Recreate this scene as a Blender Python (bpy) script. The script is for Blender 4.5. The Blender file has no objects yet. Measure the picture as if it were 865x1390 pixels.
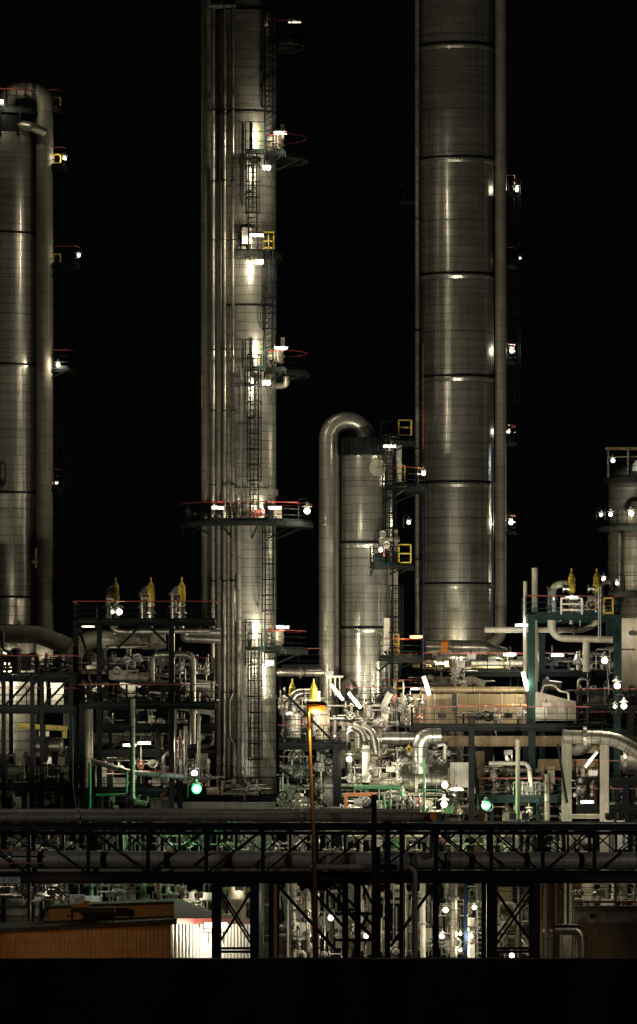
import bpy, bmesh, math, random
from mathutils import Vector, Matrix
R = math.radians
PI = math.pi
scene = bpy.context.scene
col = scene.collection
# ---------------------------------------------------------------- picture geometry
# The camera stands 14 m up and 300 m away with a very long lens.  P() gives the world point
# seen at a pixel of the photograph at a chosen distance, so that sizes come out in metres.
FPX, H0, HC = 6700.0, 1000.0, 14.0
def P(px, py, D):
    return Vector(((px - 432.5) * D / FPX, D, HC - (py - H0) * D / FPX))
def M(px, D):                       # pixels -> metres at a distance
    return px * D / FPX
def X(px, D): return (px - 432.5) * D / FPX
def Z(py, D): return HC - (py - H0) * D / FPX

# ---------------------------------------------------------------- materials
MATS = {}
def nodes_mat(name):
    m = bpy.data.materials.new(name); m.use_nodes = True
    nt = m.node_tree; b = nt.nodes['Principled BSDF']
    MATS[name] = m
    return m, nt, b
def N(nt, t, **kw):
    n = nt.nodes.new(t)
    for k, v in kw.items():
        if k in n.inputs: n.inputs[k].default_value = v
        else: setattr(n, k, v)
    return n
def rough_mat(name, c, rough=.5, metal=0., var=.35, scale=1.5, bump=.15, rust=0., spec=.5):
    m, nt, b = nodes_mat(name); L = nt.links
    tc = N(nt, 'ShaderNodeTexCoord')
    n1 = N(nt, 'ShaderNodeTexNoise', Scale=scale, Detail=6., Roughness=.6); L.new(tc.outputs['Object'], n1.inputs['Vector'])
    mp = N(nt, 'ShaderNodeMapping'); mp.inputs['Scale'].default_value = (3, 3, .35)
    L.new(tc.outputs['Object'], mp.inputs['Vector'])
    n2 = N(nt, 'ShaderNodeTexNoise', Scale=scale * 2, Detail=4.); L.new(mp.outputs[0], n2.inputs['Vector'])
    mul = N(nt, 'ShaderNodeMath', operation='MULTIPLY'); L.new(n1.outputs[0], mul.inputs[0]); L.new(n2.outputs[0], mul.inputs[1])
    mr = N(nt, 'ShaderNodeMapRange'); L.new(mul.outputs[0], mr.inputs['Value'])
    mr.inputs['From Min'].default_value = .12; mr.inputs['From Max'].default_value = .4
    mx = N(nt, 'ShaderNodeMix', data_type='RGBA'); L.new(mr.outputs[0], mx.inputs[0])
    d = [x * (1 - var) for x in c]; l = [min(1, x * (1 + var * .5)) for x in c]
    mx.inputs[6].default_value = (*d, 1); mx.inputs[7].default_value = (*l, 1)
    out = mx.outputs[2]
    if rust > 0:
        n3 = N(nt, 'ShaderNodeTexNoise', Scale=.7, Detail=8., Roughness=.65); L.new(mp.outputs[0], n3.inputs['Vector'])
        mr3 = N(nt, 'ShaderNodeMapRange'); L.new(n3.outputs[0], mr3.inputs['Value'])
        mr3.inputs['From Min'].default_value = .62 - rust * .3; mr3.inputs['From Max'].default_value = .78 - rust * .3
        mx3 = N(nt, 'ShaderNodeMix', data_type='RGBA'); L.new(mr3.outputs[0], mx3.inputs[0])
        L.new(out, mx3.inputs[6]); mx3.inputs[7].default_value = (.22, .11, .04, 1)
        out = mx3.outputs[2]
    L.new(out, b.inputs['Base Color'])
    b.inputs['Metallic'].default_value = metal; b.inputs['Specular IOR Level'].default_value = spec
    rr = N(nt, 'ShaderNodeMapRange'); L.new(n1.outputs[0], rr.inputs['Value'])
    rr.inputs['To Min'].default_value = max(.05, rough - .12); rr.inputs['To Max'].default_value = min(1, rough + .12)
    L.new(rr.outputs[0], b.inputs['Roughness'])
    if bump:
        bp = N(nt, 'ShaderNodeBump', Strength=bump, Distance=.03); L.new(n1.outputs[0], bp.inputs['Height']); L.new(bp.outputs[0], b.inputs['Normal'])
    return m
def clad_mat(name, c, metal=.8, rough=.35, bw=2.6, rh=.55, seam=.016, dark=.12, pv=.25, streak=.55):
    """sheet-metal cladding: courses of lapped sheets (UV in metres: u round the shell, v along it)"""
    m, nt, b = nodes_mat(name); L = nt.links
    uv = N(nt, 'ShaderNodeUVMap'); uv.uv_map = 'UVMap'
    # slight waviness of the courses
    br = N(nt, 'ShaderNodeTexBrick'); L.new(uv.outputs[0], br.inputs['Vector'])
    br.offset = .43; br.inputs['Scale'].default_value = 1.
    br.inputs['Brick Width'].default_value = bw; br.inputs['Row Height'].default_value = rh
    br.inputs['Mortar Size'].default_value = seam; br.inputs['Mortar Smooth'].default_value = .2
    br.inputs['Bias'].default_value = 0.
    br.inputs['Color1'].default_value = (1 - pv,) * 3 + (1,); br.inputs['Color2'].default_value = (1, 1, 1, 1)
    br.inputs['Mortar'].default_value = (.9, .9, .9, 1)
    mp = N(nt, 'ShaderNodeMapping'); mp.inputs['Scale'].default_value = (5.5, .06, 1); L.new(uv.outputs[0], mp.inputs['Vector'])
    ns = N(nt, 'ShaderNodeTexNoise', Scale=1.6, Detail=5., Roughness=.6); L.new(mp.outputs[0], ns.inputs['Vector'])
    nl = N(nt, 'ShaderNodeTexNoise', Scale=.35, Detail=3.); L.new(uv.outputs[0], nl.inputs['Vector'])
    mr = N(nt, 'ShaderNodeMapRange'); L.new(ns.outputs[0], mr.inputs['Value'])
    mr.inputs['From Min'].default_value = .3; mr.inputs['From Max'].default_value = .7
    mr.inputs['To Min'].default_value = 1 - streak; mr.inputs['To Max'].default_value = 1
    mr2 = N(nt, 'ShaderNodeMapRange'); L.new(nl.outputs[0], mr2.inputs['Value'])
    mr2.inputs['To Min'].default_value = .75; mr2.inputs['To Max'].default_value = 1.15
    m1 = N(nt, 'ShaderNodeMath', operation='MULTIPLY'); L.new(mr.outputs[0], m1.inputs[0]); L.new(mr2.outputs[0], m1.inputs[1])
    vm = N(nt, 'ShaderNodeVectorMath', operation='SCALE'); L.new(br.outputs['Color'], vm.inputs[0]); L.new(m1.outputs[0], vm.inputs['Scale'])
    sp = N(nt, 'ShaderNodeSeparateXYZ'); L.new(uv.outputs[0], sp.inputs[0])
    def line(period, phase, width):
        a = N(nt, 'ShaderNodeMath', operation='MULTIPLY_ADD'); L.new(sp.outputs[1], a.inputs[0]); a.inputs[1].default_value = 1 / period; a.inputs[2].default_value = phase
        f = N(nt, 'ShaderNodeMath', operation='FRACT'); L.new(a.outputs[0], f.inputs[0])
        g = N(nt, 'ShaderNodeMapRange', interpolation_type='SMOOTHSTEP'); L.new(f.outputs[0], g.inputs['Value'])
        g.inputs['From Min'].default_value = 0; g.inputs['From Max'].default_value = width / period; g.inputs['To Min'].default_value = dark; g.inputs['To Max'].default_value = 1
        return g
    l1 = line(rh, 0, .07); l2 = line(rh * 4.37, .31, .075)
    lm = N(nt, 'ShaderNodeMath', operation='MULTIPLY'); L.new(l1.outputs[0], lm.inputs[0]); L.new(l2.outputs[0], lm.inputs[1])
    v0 = N(nt, 'ShaderNodeVectorMath', operation='SCALE'); L.new(vm.outputs[0], v0.inputs[0]); L.new(lm.outputs[0], v0.inputs['Scale'])
    v2 = N(nt, 'ShaderNodeVectorMath', operation='MULTIPLY'); L.new(v0.outputs[0], v2.inputs[0]); v2.inputs[1].default_value = c
    L.new(v2.outputs[0], b.inputs['Base Color'])
    b.inputs['Metallic'].default_value = metal
    rr = N(nt, 'ShaderNodeMapRange'); L.new(ns.outputs[0], rr.inputs['Value'])
    rr.inputs['From Min'].default_value = .3; rr.inputs['From Max'].default_value = .7
    rr.inputs['To Min'].default_value = rough + .12; rr.inputs['To Max'].default_value = rough - .1
    L.new(rr.outputs[0], b.inputs['Roughness'])
    bp = N(nt, 'ShaderNodeBump', Strength=.2, Distance=.015); L.new(lm.outputs[0], bp.inputs['Height'])
    mpb = N(nt, 'ShaderNodeMapping'); mpb.inputs['Scale'].default_value = (1.6, .05, 1); L.new(uv.outputs[0], mpb.inputs['Vector'])
    nb = N(nt, 'ShaderNodeTexNoise', Scale=1.3, Detail=2.); L.new(mpb.outputs[0], nb.inputs['Vector'])
    bp2 = N(nt, 'ShaderNodeBump', Strength=.4, Distance=.05); L.new(nb.outputs[0], bp2.inputs['Height']); L.new(bp.outputs[0], bp2.inputs['Normal'])
    L.new(bp2.outputs[0], b.inputs['Normal'])
    return m
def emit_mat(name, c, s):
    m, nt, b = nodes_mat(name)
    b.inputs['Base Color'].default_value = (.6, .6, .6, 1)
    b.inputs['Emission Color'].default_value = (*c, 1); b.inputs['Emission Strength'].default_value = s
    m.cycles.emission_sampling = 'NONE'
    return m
clad_mat('tower_cladding', (.62, .61, .54), metal=.8, rough=.29)
clad_mat('column_cladding', (.66, .65, .58), metal=.8, rough=.29)
clad_mat('worn_cladding', (.38, .36, .30), metal=.55, rough=.5, pv=.3)
clad_mat('pipe_cladding', (.46, .445, .39), metal=.75, rough=.36, bw=1.3, rh=.9, seam=.02, dark=.35)
clad_mat('dull_pipe_cladding', (.30, .275, .23), metal=.3, rough=.6, bw=1.3, rh=1., seam=.02, dark=.4)
clad_mat('dark_pipe_cladding', (.40, .385, .35), metal=.3, rough=.55, bw=1.3, rh=1.1, seam=.02, dark=.4)
clad_mat('duct_cladding', (.36, .28, .16), metal=.3, rough=.5, bw=1.9, rh=1.1, seam=.02, dark=.35, pv=.35, streak=.5)
rough_mat('bare_steel', (.30, .29, .26), .38, .7, rust=.1)
rough_mat('cream_paint', (.34, .31, .25), .5, rust=.16)
rough_mat('white_paint', (.52, .51, .46), .45, rust=.08)
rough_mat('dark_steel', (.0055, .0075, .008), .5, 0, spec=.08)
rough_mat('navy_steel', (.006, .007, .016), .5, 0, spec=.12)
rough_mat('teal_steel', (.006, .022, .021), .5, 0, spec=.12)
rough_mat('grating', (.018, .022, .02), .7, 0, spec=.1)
rough_mat('galvanised', (.32, .33, .32), .45, .6)
rough_mat('red_paint', (.21, .03, .026), .42)
rough_mat('yellow_paint', (.42, .30, .02), .5, rust=.1)
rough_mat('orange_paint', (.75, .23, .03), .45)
rough_mat('green_paint', (.09, .33, .15), .45)
rough_mat('blue_paint', (.018, .035, .08), .5, spec=.2)
rough_mat('brown_beam', (.24, .17, .09), .6, rust=.3)
rough_mat('concrete', (.28, .26, .22), .85, var=.3, rust=.0)
rough_mat('rusty_steel', (.26, .12, .05), .7, .1, rust=.3)
rough_mat('orange_sheet', (.33, .17, .06), .5, .1, var=.35, rust=.15)
rough_mat('pink_sheet', (.40, .31, .26), .6, var=.2)
rough_mat('white_sheet', (.72, .71, .68), .42, .2, var=.15)
rough_mat('roof_felt', (.045, .05, .05), .8)
rough_mat('black_rubber', (.015, .015, .015), .7)
rough_mat('ground_earth', (.035, .04, .028), .95, var=.6, scale=.6)
rough_mat('asphalt', (.05, .05, .05), .9)
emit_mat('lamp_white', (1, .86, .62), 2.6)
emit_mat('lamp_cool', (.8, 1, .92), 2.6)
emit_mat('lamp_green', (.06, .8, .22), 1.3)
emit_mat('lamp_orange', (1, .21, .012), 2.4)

# ---------------------------------------------------------------- mesh builder
class MB:
    def __init__(s): s.v = []; s.f = []; s.uv = []; s.sm = []
    def _add(s, vs, fs, uvs=None, smooth=False):
        o = len(s.v); s.v += [Vector(q) for q in vs]
        for k, f in enumerate(fs):
            s.f.append([i + o for i in f]); s.sm.append(smooth)
            s.uv.append(uvs[k] if uvs else [(0.1, 0.1)] * len(f))
        return s
    def box(s, c, d, rz=0, rx=0, ry=0):
        c = Vector(c); m = Matrix.Rotation(rz, 3, 'Z') @ Matrix.Rotation(ry, 3, 'Y') @ Matrix.Rotation(rx, 3, 'X')
        vs = [c + m @ Vector((i * d[0] / 2, j * d[1] / 2, k * d[2] / 2)) for i in (-1, 1) for j in (-1, 1) for k in (-1, 1)]
        fs = [(0, 1, 3, 2), (4, 6, 7, 5), (0, 4, 5, 1), (2, 3, 7, 6), (0, 2, 6, 4), (1, 5, 7, 3)]
        uvs = []
        for f in fs:
            p = [vs[i] for i in f]
            a = (p[1] - p[0]).length; b_ = (p[2] - p[1]).length
            uvs.append([(0, 0), (a, 0), (a, b_), (0, b_)])
        return s._add(vs, fs, uvs)
    def bar(s, p0, p1, w, h=None):
        """straight member of rectangular section"""
        h = h or w; p0 = Vector(p0); p1 = Vector(p1); d = p1 - p0; L = d.length
        if L < 1e-6: return s
        d.normalize(); up = Vector((0, 0, 1)) if abs(d.z) < .95 else Vector((0, 1, 0))
        a = d.cross(up).normalized(); b = a.cross(d).normalized()
        vs = [p + a * (i * w / 2) + b * (j * h / 2) for p in (p0, p1) for i, j in ((-1, -1), (1, -1), (1, 1), (-1, 1))]
        fs = [(0, 1, 5, 4), (1, 2, 6, 5), (2, 3, 7, 6), (3, 0, 4, 7), (3, 2, 1, 0), (4, 5, 6, 7)]
        return s._add(vs, fs)
    def ibar(s, p0, p1, w, h=None):
        """H-section member: two flanges and a web; flanges are w wide, h apart (h lies in the up direction)"""
        h = h or w; p0 = Vector(p0); p1 = Vector(p1); d = (p1 - p0).normalized()
        up = Vector((0, 0, 1)) if abs(d.z) < .95 else Vector((0, 1, 0))
        a = d.cross(up).normalized(); b = a.cross(d).normalized(); t = .09 * h + .01
        for q in (-1, 1): s.bar(p0 + b * q * (h - t) / 2, p1 + b * q * (h - t) / 2, w, t)
        s.bar(p0, p1, w * .14, h - 2 * t - .002)
        return s
    def tube(s, pts, r, seg=12, bend=0., r1=None, cap=True):
        pts = [Vector(p) for p in pts]
        path = [pts[0]]
        for i in range(1, len(pts) - 1):
            a, b, c = pts[i - 1], pts[i], pts[i + 1]
            u = (a - b); w = (c - b); lu, lw = u.length, w.length
            if lu < 1e-6 or lw < 1e-6: continue
            u /= lu; w /= lw; ang = u.angle(w, PI)
            if bend <= 0 or ang > PI - .02: path.append(b); continue
            t = min(bend / math.tan(ang / 2), lu * .49, lw * .49)
            rr = t * math.tan(ang / 2)
            bis = (u + w).normalized(); cen = b + bis * (rr / math.sin(ang / 2))
            s0 = b + u * t - cen; s1 = b + w * t - cen
            n = max(3, int(7 * (PI - ang) / (PI / 2)))
            tot = s0.angle(s1, 0)
            ax = s0.cross(s1)
            if ax.length < 1e-9: path.append(b); continue
            ax.normalize()
            for k in range(n + 1): path.append(cen + Matrix.Rotation(tot * k / n, 3, ax) @ s0)
        path.append(pts[-1])
        q = [path[0]]
        for p in path[1:]:
            if (p - q[-1]).length > 1e-5: q.append(p)
        path = q; n = len(path)
        d0 = (path[1] - path[0]).normalized()
        a = d0.cross(Vector((0, 0, 1)) if abs(d0.z) < .9 else Vector((0, 1, 0))).normalized()
        vs = []; ln = [0]; prev = d0
        for i in range(n):
            if i == 0: d = d0
            elif i == n - 1: d = (path[i] - path[i - 1]).normalized()
            else: d = ((path[i] - path[i - 1]).normalized() + (path[i + 1] - path[i]).normalized()).normalized()
            rot = prev.rotation_difference(d); a = (rot @ a); a = (a - d * a.dot(d)).normalized(); prev = d
            b = d.cross(a); rad = r if r1 is None else r + (r1 - r) * i / (n - 1)
            for k in range(seg):
                t = 2 * PI * k / seg; vs.append(path[i] + a * (math.cos(t) * rad) + b * (math.sin(t) * rad))
            if i: ln.append(ln[-1] + (path[i] - path[i - 1]).length)
        fs = []; uvs = []
        for i in range(n - 1):
            for k in range(seg):
                k2 = (k + 1) % seg
                fs.append((i * seg + k, i * seg + k2, (i + 1) * seg + k2, (i + 1) * seg + k))
                u0 = 2 * PI * r * k / seg; u1 = 2 * PI * r * (k + 1) / seg
                uvs.append([(u0, ln[i]), (u1, ln[i]), (u1, ln[i + 1]), (u0, ln[i + 1])])
        s._add(vs, fs, uvs, True)
        if cap:
            s._add([vs[k] for k in range(seg)][::-1], [tuple(range(seg))])
            s._add([vs[(n - 1) * seg + k] for k in range(seg)], [tuple(range(seg))])
        return s
    def lathe(s, prof, c, seg=24, axis='Z', smooth=True, u_off=0):
        """prof: (radius, height) pairs along the axis through c; axis is a letter or a direction"""
        c = Vector(c); ax = {'Z': Vector((0, 0, 1)), 'X': Vector((1, 0, 0)), 'Y': Vector((0, 1, 0))}[axis] if isinstance(axis, str) else Vector(axis).normalized()
        m = Vector((0, 0, 1)).rotation_difference(ax).to_matrix(); R_ = max(p[0] for p in prof)
        pp = [prof[0]]; cut = set()
        for i in range(1, len(prof)):
            pp.append(prof[i])
            if i < len(prof) - 1:
                a = math.atan2(prof[i][0] - prof[i - 1][0], prof[i][1] - prof[i - 1][1]); b = math.atan2(prof[i + 1][0] - prof[i][0], prof[i + 1][1] - prof[i][1])
                if abs((a - b + PI) % (2 * PI) - PI) > R(16.1 if len(prof) > 8 else 14) - R(2.2): cut.add(len(pp) - 1); pp.append(prof[i])
        prof = pp
        vs = []; fs = []; uvs = []; L = 0; ls = []
        for i, (r, z) in enumerate(prof):
            if i: L += math.hypot(r - prof[i - 1][0], z - prof[i - 1][1])
            ls.append(L)
            for k in range(seg):
                t = 2 * PI * k / seg - PI / 2; vs.append(c + m @ Vector((math.cos(t) * max(r, 1e-4), math.sin(t) * max(r, 1e-4), z)))
        for i in range(len(prof) - 1):
            if i in cut: continue
            for k in range(seg):
                k2 = (k + 1) % seg; fs.append((i * seg + k, i * seg + k2, (i + 1) * seg + k2, (i + 1) * seg + k))
                u0 = 2 * PI * R_ * k / seg + u_off; u1 = 2 * PI * R_ * (k + 1) / seg + u_off
                uvs.append([(u0, ls[i]), (u1, ls[i]), (u1, ls[i + 1]), (u0, ls[i + 1])])
        return s._add(vs, fs, uvs, smooth)
    def torus(s, c, r, t, axis='Z', seg=18, sg=6):
        pr = [(r + math.cos(2 * PI * k / sg) * t, math.sin(2 * PI * k / sg) * t) for k in range(sg + 1)]
        return s.lathe(pr, c, seg, axis)
    def sector(s, c, r0, r1, a0, a1, z0, z1, n=None):
        """ring sector slab (angles in degrees)"""
        n = n or max(3, int(abs(a1 - a0) / 10)); c = Vector(c); vs = []; fs = []
        for i in range(n + 1):
            a = R(a0 + (a1 - a0) * i / n)
            for r, z in ((r0, z0), (r1, z0), (r1, z1), (r0, z1)): vs.append((c.x + math.cos(a) * r, c.y + math.sin(a) * r, z))
        for i in range(n):
            o = i * 4
            for k in range(4): fs.append((o + k, o + (k + 1) % 4, o + 4 + (k + 1) % 4, o + 4 + k))
        fs.append((3, 2, 1, 0)); fs.append(tuple(n * 4 + k for k in range(4)))
        return s._add(vs, fs)
    def build(s, name, mat, parent=None, origin=None):
        me = bpy.data.meshes.new(name)
        if not s.v: s.box((0, 0, 0), (.01, .01, .01))
        if parent is not None: o_ = parent_world(parent)
        elif origin is not None: o_ = Vector(origin)
        else:
            xs = [q.x for q in s.v]; ys = [q.y for q in s.v]; zs = [q.z for q in s.v]
            o_ = Vector(((min(xs) + max(xs)) / 2, (min(ys) + max(ys)) / 2, min(zs)))
        me.from_pydata([q - o_ for q in s.v], [], s.f)
        uvl = me.uv_layers.new(name='UVMap'); i = 0
        flat = []
        for u in s.uv:
            for a in u: flat += [a[0], a[1]]
        uvl.data.foreach_set('uv', flat)
        me.polygons.foreach_set('use_smooth', s.sm)
        me.materials.append(MATS[mat]); me.validate(); me.update()
        bm = bmesh.new(); bm.from_mesh(me); bmesh.ops.recalc_face_normals(bm, faces=bm.faces); bm.to_mesh(me); bm.free()
        o = bpy.data.objects.new(name, me); col.objects.link(o)
        if parent is not None: o.parent = parent
        else: o.location = o_
        return o
def parent_world(p):
    v = Vector((0, 0, 0))
    while p is not None: v = v + Vector(p.location); p = p.parent
    return v
def thing(name, label, cat, loc, group=None):
    o = bpy.data.objects.new(name, None); col.objects.link(o); o.location = Vector(loc); o.empty_display_size = .3
    o['label'] = label; o['category'] = cat; o['kind'] = 'thing'
    if group: o['group'] = group
    return o
def tag(o, label, cat, group=None):
    o['label'] = label; o['category'] = cat; o['kind'] = 'thing'
    if group: o['group'] = group
    return o
def struct(o): o['kind'] = 'structure'; return o
def children_of(o): return [c for c in col.objects if c.parent == o]
KIDS = {}
def dup(root, loc, label, group=None):
    """copy of a thing with copies of its parts, sub-parts and light"""
    if root.name not in KIDS: KIDS[root.name] = [(c, [g for g in col.objects if g.parent == c]) for c in col.objects if c.parent == root]
    r = root.copy(); col.objects.link(r); r.location = Vector(loc); r['label'] = label
    if group: r['group'] = group
    for c, gs in KIDS[root.name]:
        k = c.copy(); col.objects.link(k); k.parent = r
        for g in gs:
            h = g.copy(); col.objects.link(h); h.parent = k
    return r

# ---------------------------------------------------------------- pieces shared by many things
def rail_line(posts, top, pts, h=1.1, step=1.1, t=.052, mid=2):
    """guard rail along a polyline of deck points: posts and middle rails in one mesh, the top rail in another"""
    pts = [Vector(p) for p in pts]
    for a, b in zip(pts, pts[1:]):
        L = (b - a).length; n = max(1, round(L / step))
        for i in range(n + 1):
            p = a + (b - a) * i / n; posts.bar(p, p + Vector((0, 0, h)), t)
        for k in range(1, mid + 1):
            q = Vector((0, 0, h * k / (mid + 1))); posts.bar(a + q, b + q, t * .7)
        posts.bar(a + Vector((0, 0, .07)), b + Vector((0, 0, .07)), .02, .13)
        top.bar(a + Vector((0, 0, h + .02)), b + Vector((0, 0, h + .02)), t)
def round_platform(parent, cx, cy, z, r0, r1, a0, a1, steel='dark_steel', rail='red_paint', gaps=(), brackets=True, h=1.1, closed=True):
    """curved tower platform: part 'platform' with sub-parts railing, handrail, bracket"""
    d = MB(); d.sector((cx, cy, 0), r0, r1, a0, a1, z - .05, z)
    d.sector((cx, cy, 0), r1 - .05, r1 + .02, a0, a1, z - .32, z - .052)
    dk = d.build('platform', 'grating', parent)
    n = max(2, int(abs(a1 - a0) / 14))
    pts = [(cx + math.cos(R(a0 + (a1 - a0) * i / n)) * (r1 - .06), cy + math.sin(R(a0 + (a1 - a0) * i / n)) * (r1 - .06), z) for i in range(n + 1)]
    if closed and abs(a1 - a0) < 350:
        pts = [(cx + math.cos(R(a0)) * (r0 + .1), cy + math.sin(R(a0)) * (r0 + .1), z)] + pts + [(cx + math.cos(R(a1)) * (r0 + .1), cy + math.sin(R(a1)) * (r0 + .1), z)]
    po, tp = MB(), MB(); rail_line(po, tp, pts, h)
    po.build('railing', steel, dk); tp.build('handrail', rail, dk)
    if brackets:
        m = max(2, int(abs(a1 - a0) / 35))
        for i in range(m + 1):
            b = MB()
            a = R(a0 + (a1 - a0) * i / m); c, s_ = math.cos(a), math.sin(a)
            b.bar((cx + c * r0, cy + s_ * r0, z - .16), (cx + c * (r1 - .08), cy + s_ * (r1 - .08), z - .16), .09, .14)
            b.bar((cx + c * r0, cy + s_ * r0, z - .15 - (r1 - r0) * .38), (cx + c * (r1 - .3), cy + s_ * (r1 - .3), z - .22), .08)
            b.build('bracket', steel, dk)
    return dk
def ladder(parent, x, y, z0, z1, cage=True, steel='dark_steel', w=.5, name='ladder', ang=-90, safety=0.):
    """fixed ladder, ANG is the way it faces, with sub-part cage"""
    a = R(ang); f = Vector((math.cos(a), math.sin(a), 0)); s_ = Vector((-f.y, f.x, 0)); c = Vector((x, y, 0))
    m = MB()
    for q in (-1, 1): m.bar(c + s_ * q * w / 2 + Vector((0, 0, z0)), c + s_ * q * w / 2 + Vector((0, 0, z1)), .075, .05)
    k = z0 + .2
    while k < z1: m.bar(c - s_ * w / 2 + Vector((0, 0, k)), c + s_ * w / 2 + Vector((0, 0, k)), .042); k += .3
    k = z0 + 1
    while k < z1:
        for q in (-1, 1): m.bar(c + s_ * q * w / 2 + Vector((0, 0, k)), c + s_ * q * w / 2 - f * .3 + Vector((0, 0, k)), .04)
        k += 2.4
    L = m.build(name, steel, parent)
    if cage and z1 - z0 > 3:
        g = MB(); zs = z0 + 2.2; k = zs; rr = .43
        def pt(t, z): return c + f * (.08 + math.sin(t) * rr * 1.7) - s_ * math.cos(t) * rr + Vector((0, 0, z))
        while k < z1 + .9:
            for i in range(6): g.bar(pt(PI * i / 6, k), pt(PI * (i + 1) / 6, k), .05, .075)
            k += .95
        for i in range(0, 7, 1): g.bar(pt(PI * i / 6, zs), pt(PI * i / 6, min(z1 + .9, k - .95)), .042)
        g.build('cage', steel, L)
    return L
# valves, flanges for pipework
def flange(mb, c, r, axis='Z', t=.06):
    mb.lathe([(r * .6, -t), (r * 1.5, -t), (r * 1.5, -.012), (r * 1.35, -.011), (r * 1.35, .011), (r * 1.5, .012), (r * 1.5, t), (r * .6, t)], c, 16, axis, smooth=False)
def valve(parent, c, r, mat='bare_steel', wheel='red_paint', wdir=(0, -1, 0), axis='Z'):
    m = MB(); r = max(r, .07)
    m.lathe([(r * .9, -r * 2.6), (r * 1.7, -r * 2.5), (r * 1.7, -r * 2.0), (r * 1.1, -r * 1.9), (r * 1.6, -r * .8), (r * 1.75, 0), (r * 1.6, r * .8), (r * 1.1, r * 1.9), (r * 1.7, r * 2.0), (r * 1.7, r * 2.5), (r * .9, r * 2.6)], c, 14, axis)
    d = Vector(wdir); c = Vector(c); m.tube([c + d * r, c + d * (r * 3.2 + .15)], r * .6, 8); m.tube([c + d * r, c + d * (r * 4.6 + .25)], r * .2, 6)
    v = m.build('valve', mat, parent)
    w = MB(); e = c + d * (r * 4.3 + .22); w.torus(e, r * 1.9, .025 + r * .12, d, 14, 5)
    s_ = d.orthogonal().normalized(); t = d.cross(s_)
    for q in (s_, t): w.bar(e - q * r * 1.9, e + q * r * 1.9, .03)
    w.build('handwheel', wheel, v)
    return v
# lamps ---------------------------------------------------------------
LAMPC = {'lamp_white': (1, .87, .62), 'lamp_cool': (.88, 1, .93), 'lamp_green': (.05, 1, .2), 'lamp_orange': (1, .4, .06)}
_lm = {}
def lamp_meshes(kind, lens, out):
    key = (kind, lens, out)
    if key in _lm: return _lm[key]
    h, l, b = MB(), MB(), MB(); q = out           # q: -1 faces the viewer's left, 1 right
    if kind == 'bulkhead':                        # well-glass fitting under a conical shade, on a bent arm
        h.lathe([(.02, .34), (.07, .33), (.09, .2), (.26, .1), (.27, .07), (.1, .075), (.02, .08)], (0, 0, 0), 16)
        g_ = .26 if lens == 'lamp_green' else .17; l.lathe([(g_ * math.sin(PI * k / 10), -.14 - g_ * math.cos(PI * k / 10)) for k in range(11)], (0, 0, 0), 18)  # glowing globe drawn large to stand for the lamp's glare
        b.tube([(0, 0, .33), (0, 0, .5), (-.45 * q, .05, .5), (-.45 * q, .05, -.6)], .025, 8, .12)
    elif kind == 'added_canopy':                        # added fill lamp, kept unseen under a hood with a front skirt
        h.box((0, .1, .16), (.5, .42, .05)); h.box((0, -.11, .02), (.5, .03, .30)); h.box((-.25, .1, .05), (.03, .4, .22)); h.box((.25, .1, .05), (.03, .4, .22))
        l.box((0, .12, .11), (.38, .12, .04)); b.tube([(0, .2, .18), (0, .2, .4), (0, .6, .4)], .025, 8, .1)
    elif kind == 'flood':                         # box floodlight tipped down towards the viewer
        m = Matrix.Rotation(R(-35), 3, 'X')
        h.box((0, .1, .05), (.46, .16, .36), rx=R(-35)); 
        for k in range(5): h.box((-.16 + k * .08, .215, .11), (.02, .1, .26), rx=R(-35))
        l.box(Vector((0, .1, .05)) + m @ Vector((0, -.085, 0)), (.40, .012, .30), rx=R(-35))
        b.bar((-.26, .1, .05), (-.26, .12, -.3), .04, .02); b.bar((.26, .1, .05), (.26, .12, -.3), .04, .02); b.bar((-.27, .12, -.3), (.27, .12, -.3), .05)
        b.tube([(0, .12, -.3), (0, .12, -.9)], .03, 8)
    else:                                         # 'batten': long tube fitting
        tilt = {'batten': 0, 'slant': R(52), 'rslant': R(-52), 'steep': R(74)}[kind]; L = .8 if kind == 'batten' else 1.2
        d = Vector((math.cos(tilt), 0, -math.sin(tilt))); n = Vector((math.sin(tilt), 0, math.cos(tilt)))
        h.bar(-d * L / 2 + n * .06, d * L / 2 + n * .06, .22, .11)
        l.tube([-d * L * .47 + n * -.02 + Vector((0, -.03, 0)), d * L * .47 + n * -.02 + Vector((0, -.03, 0))], .036, 10)
        b.tube([n * .09, n * .3 + Vector((0, .1, 0)), n * .3 + Vector((0, .5, 0))], .025, 8, .08)
    _lm[key] = (h, l, b)
    objs = []
    _lm[key] = [mm for mm in (h, l, b)]
    return _lm[key]
_proto = {}
LW = .46
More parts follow.
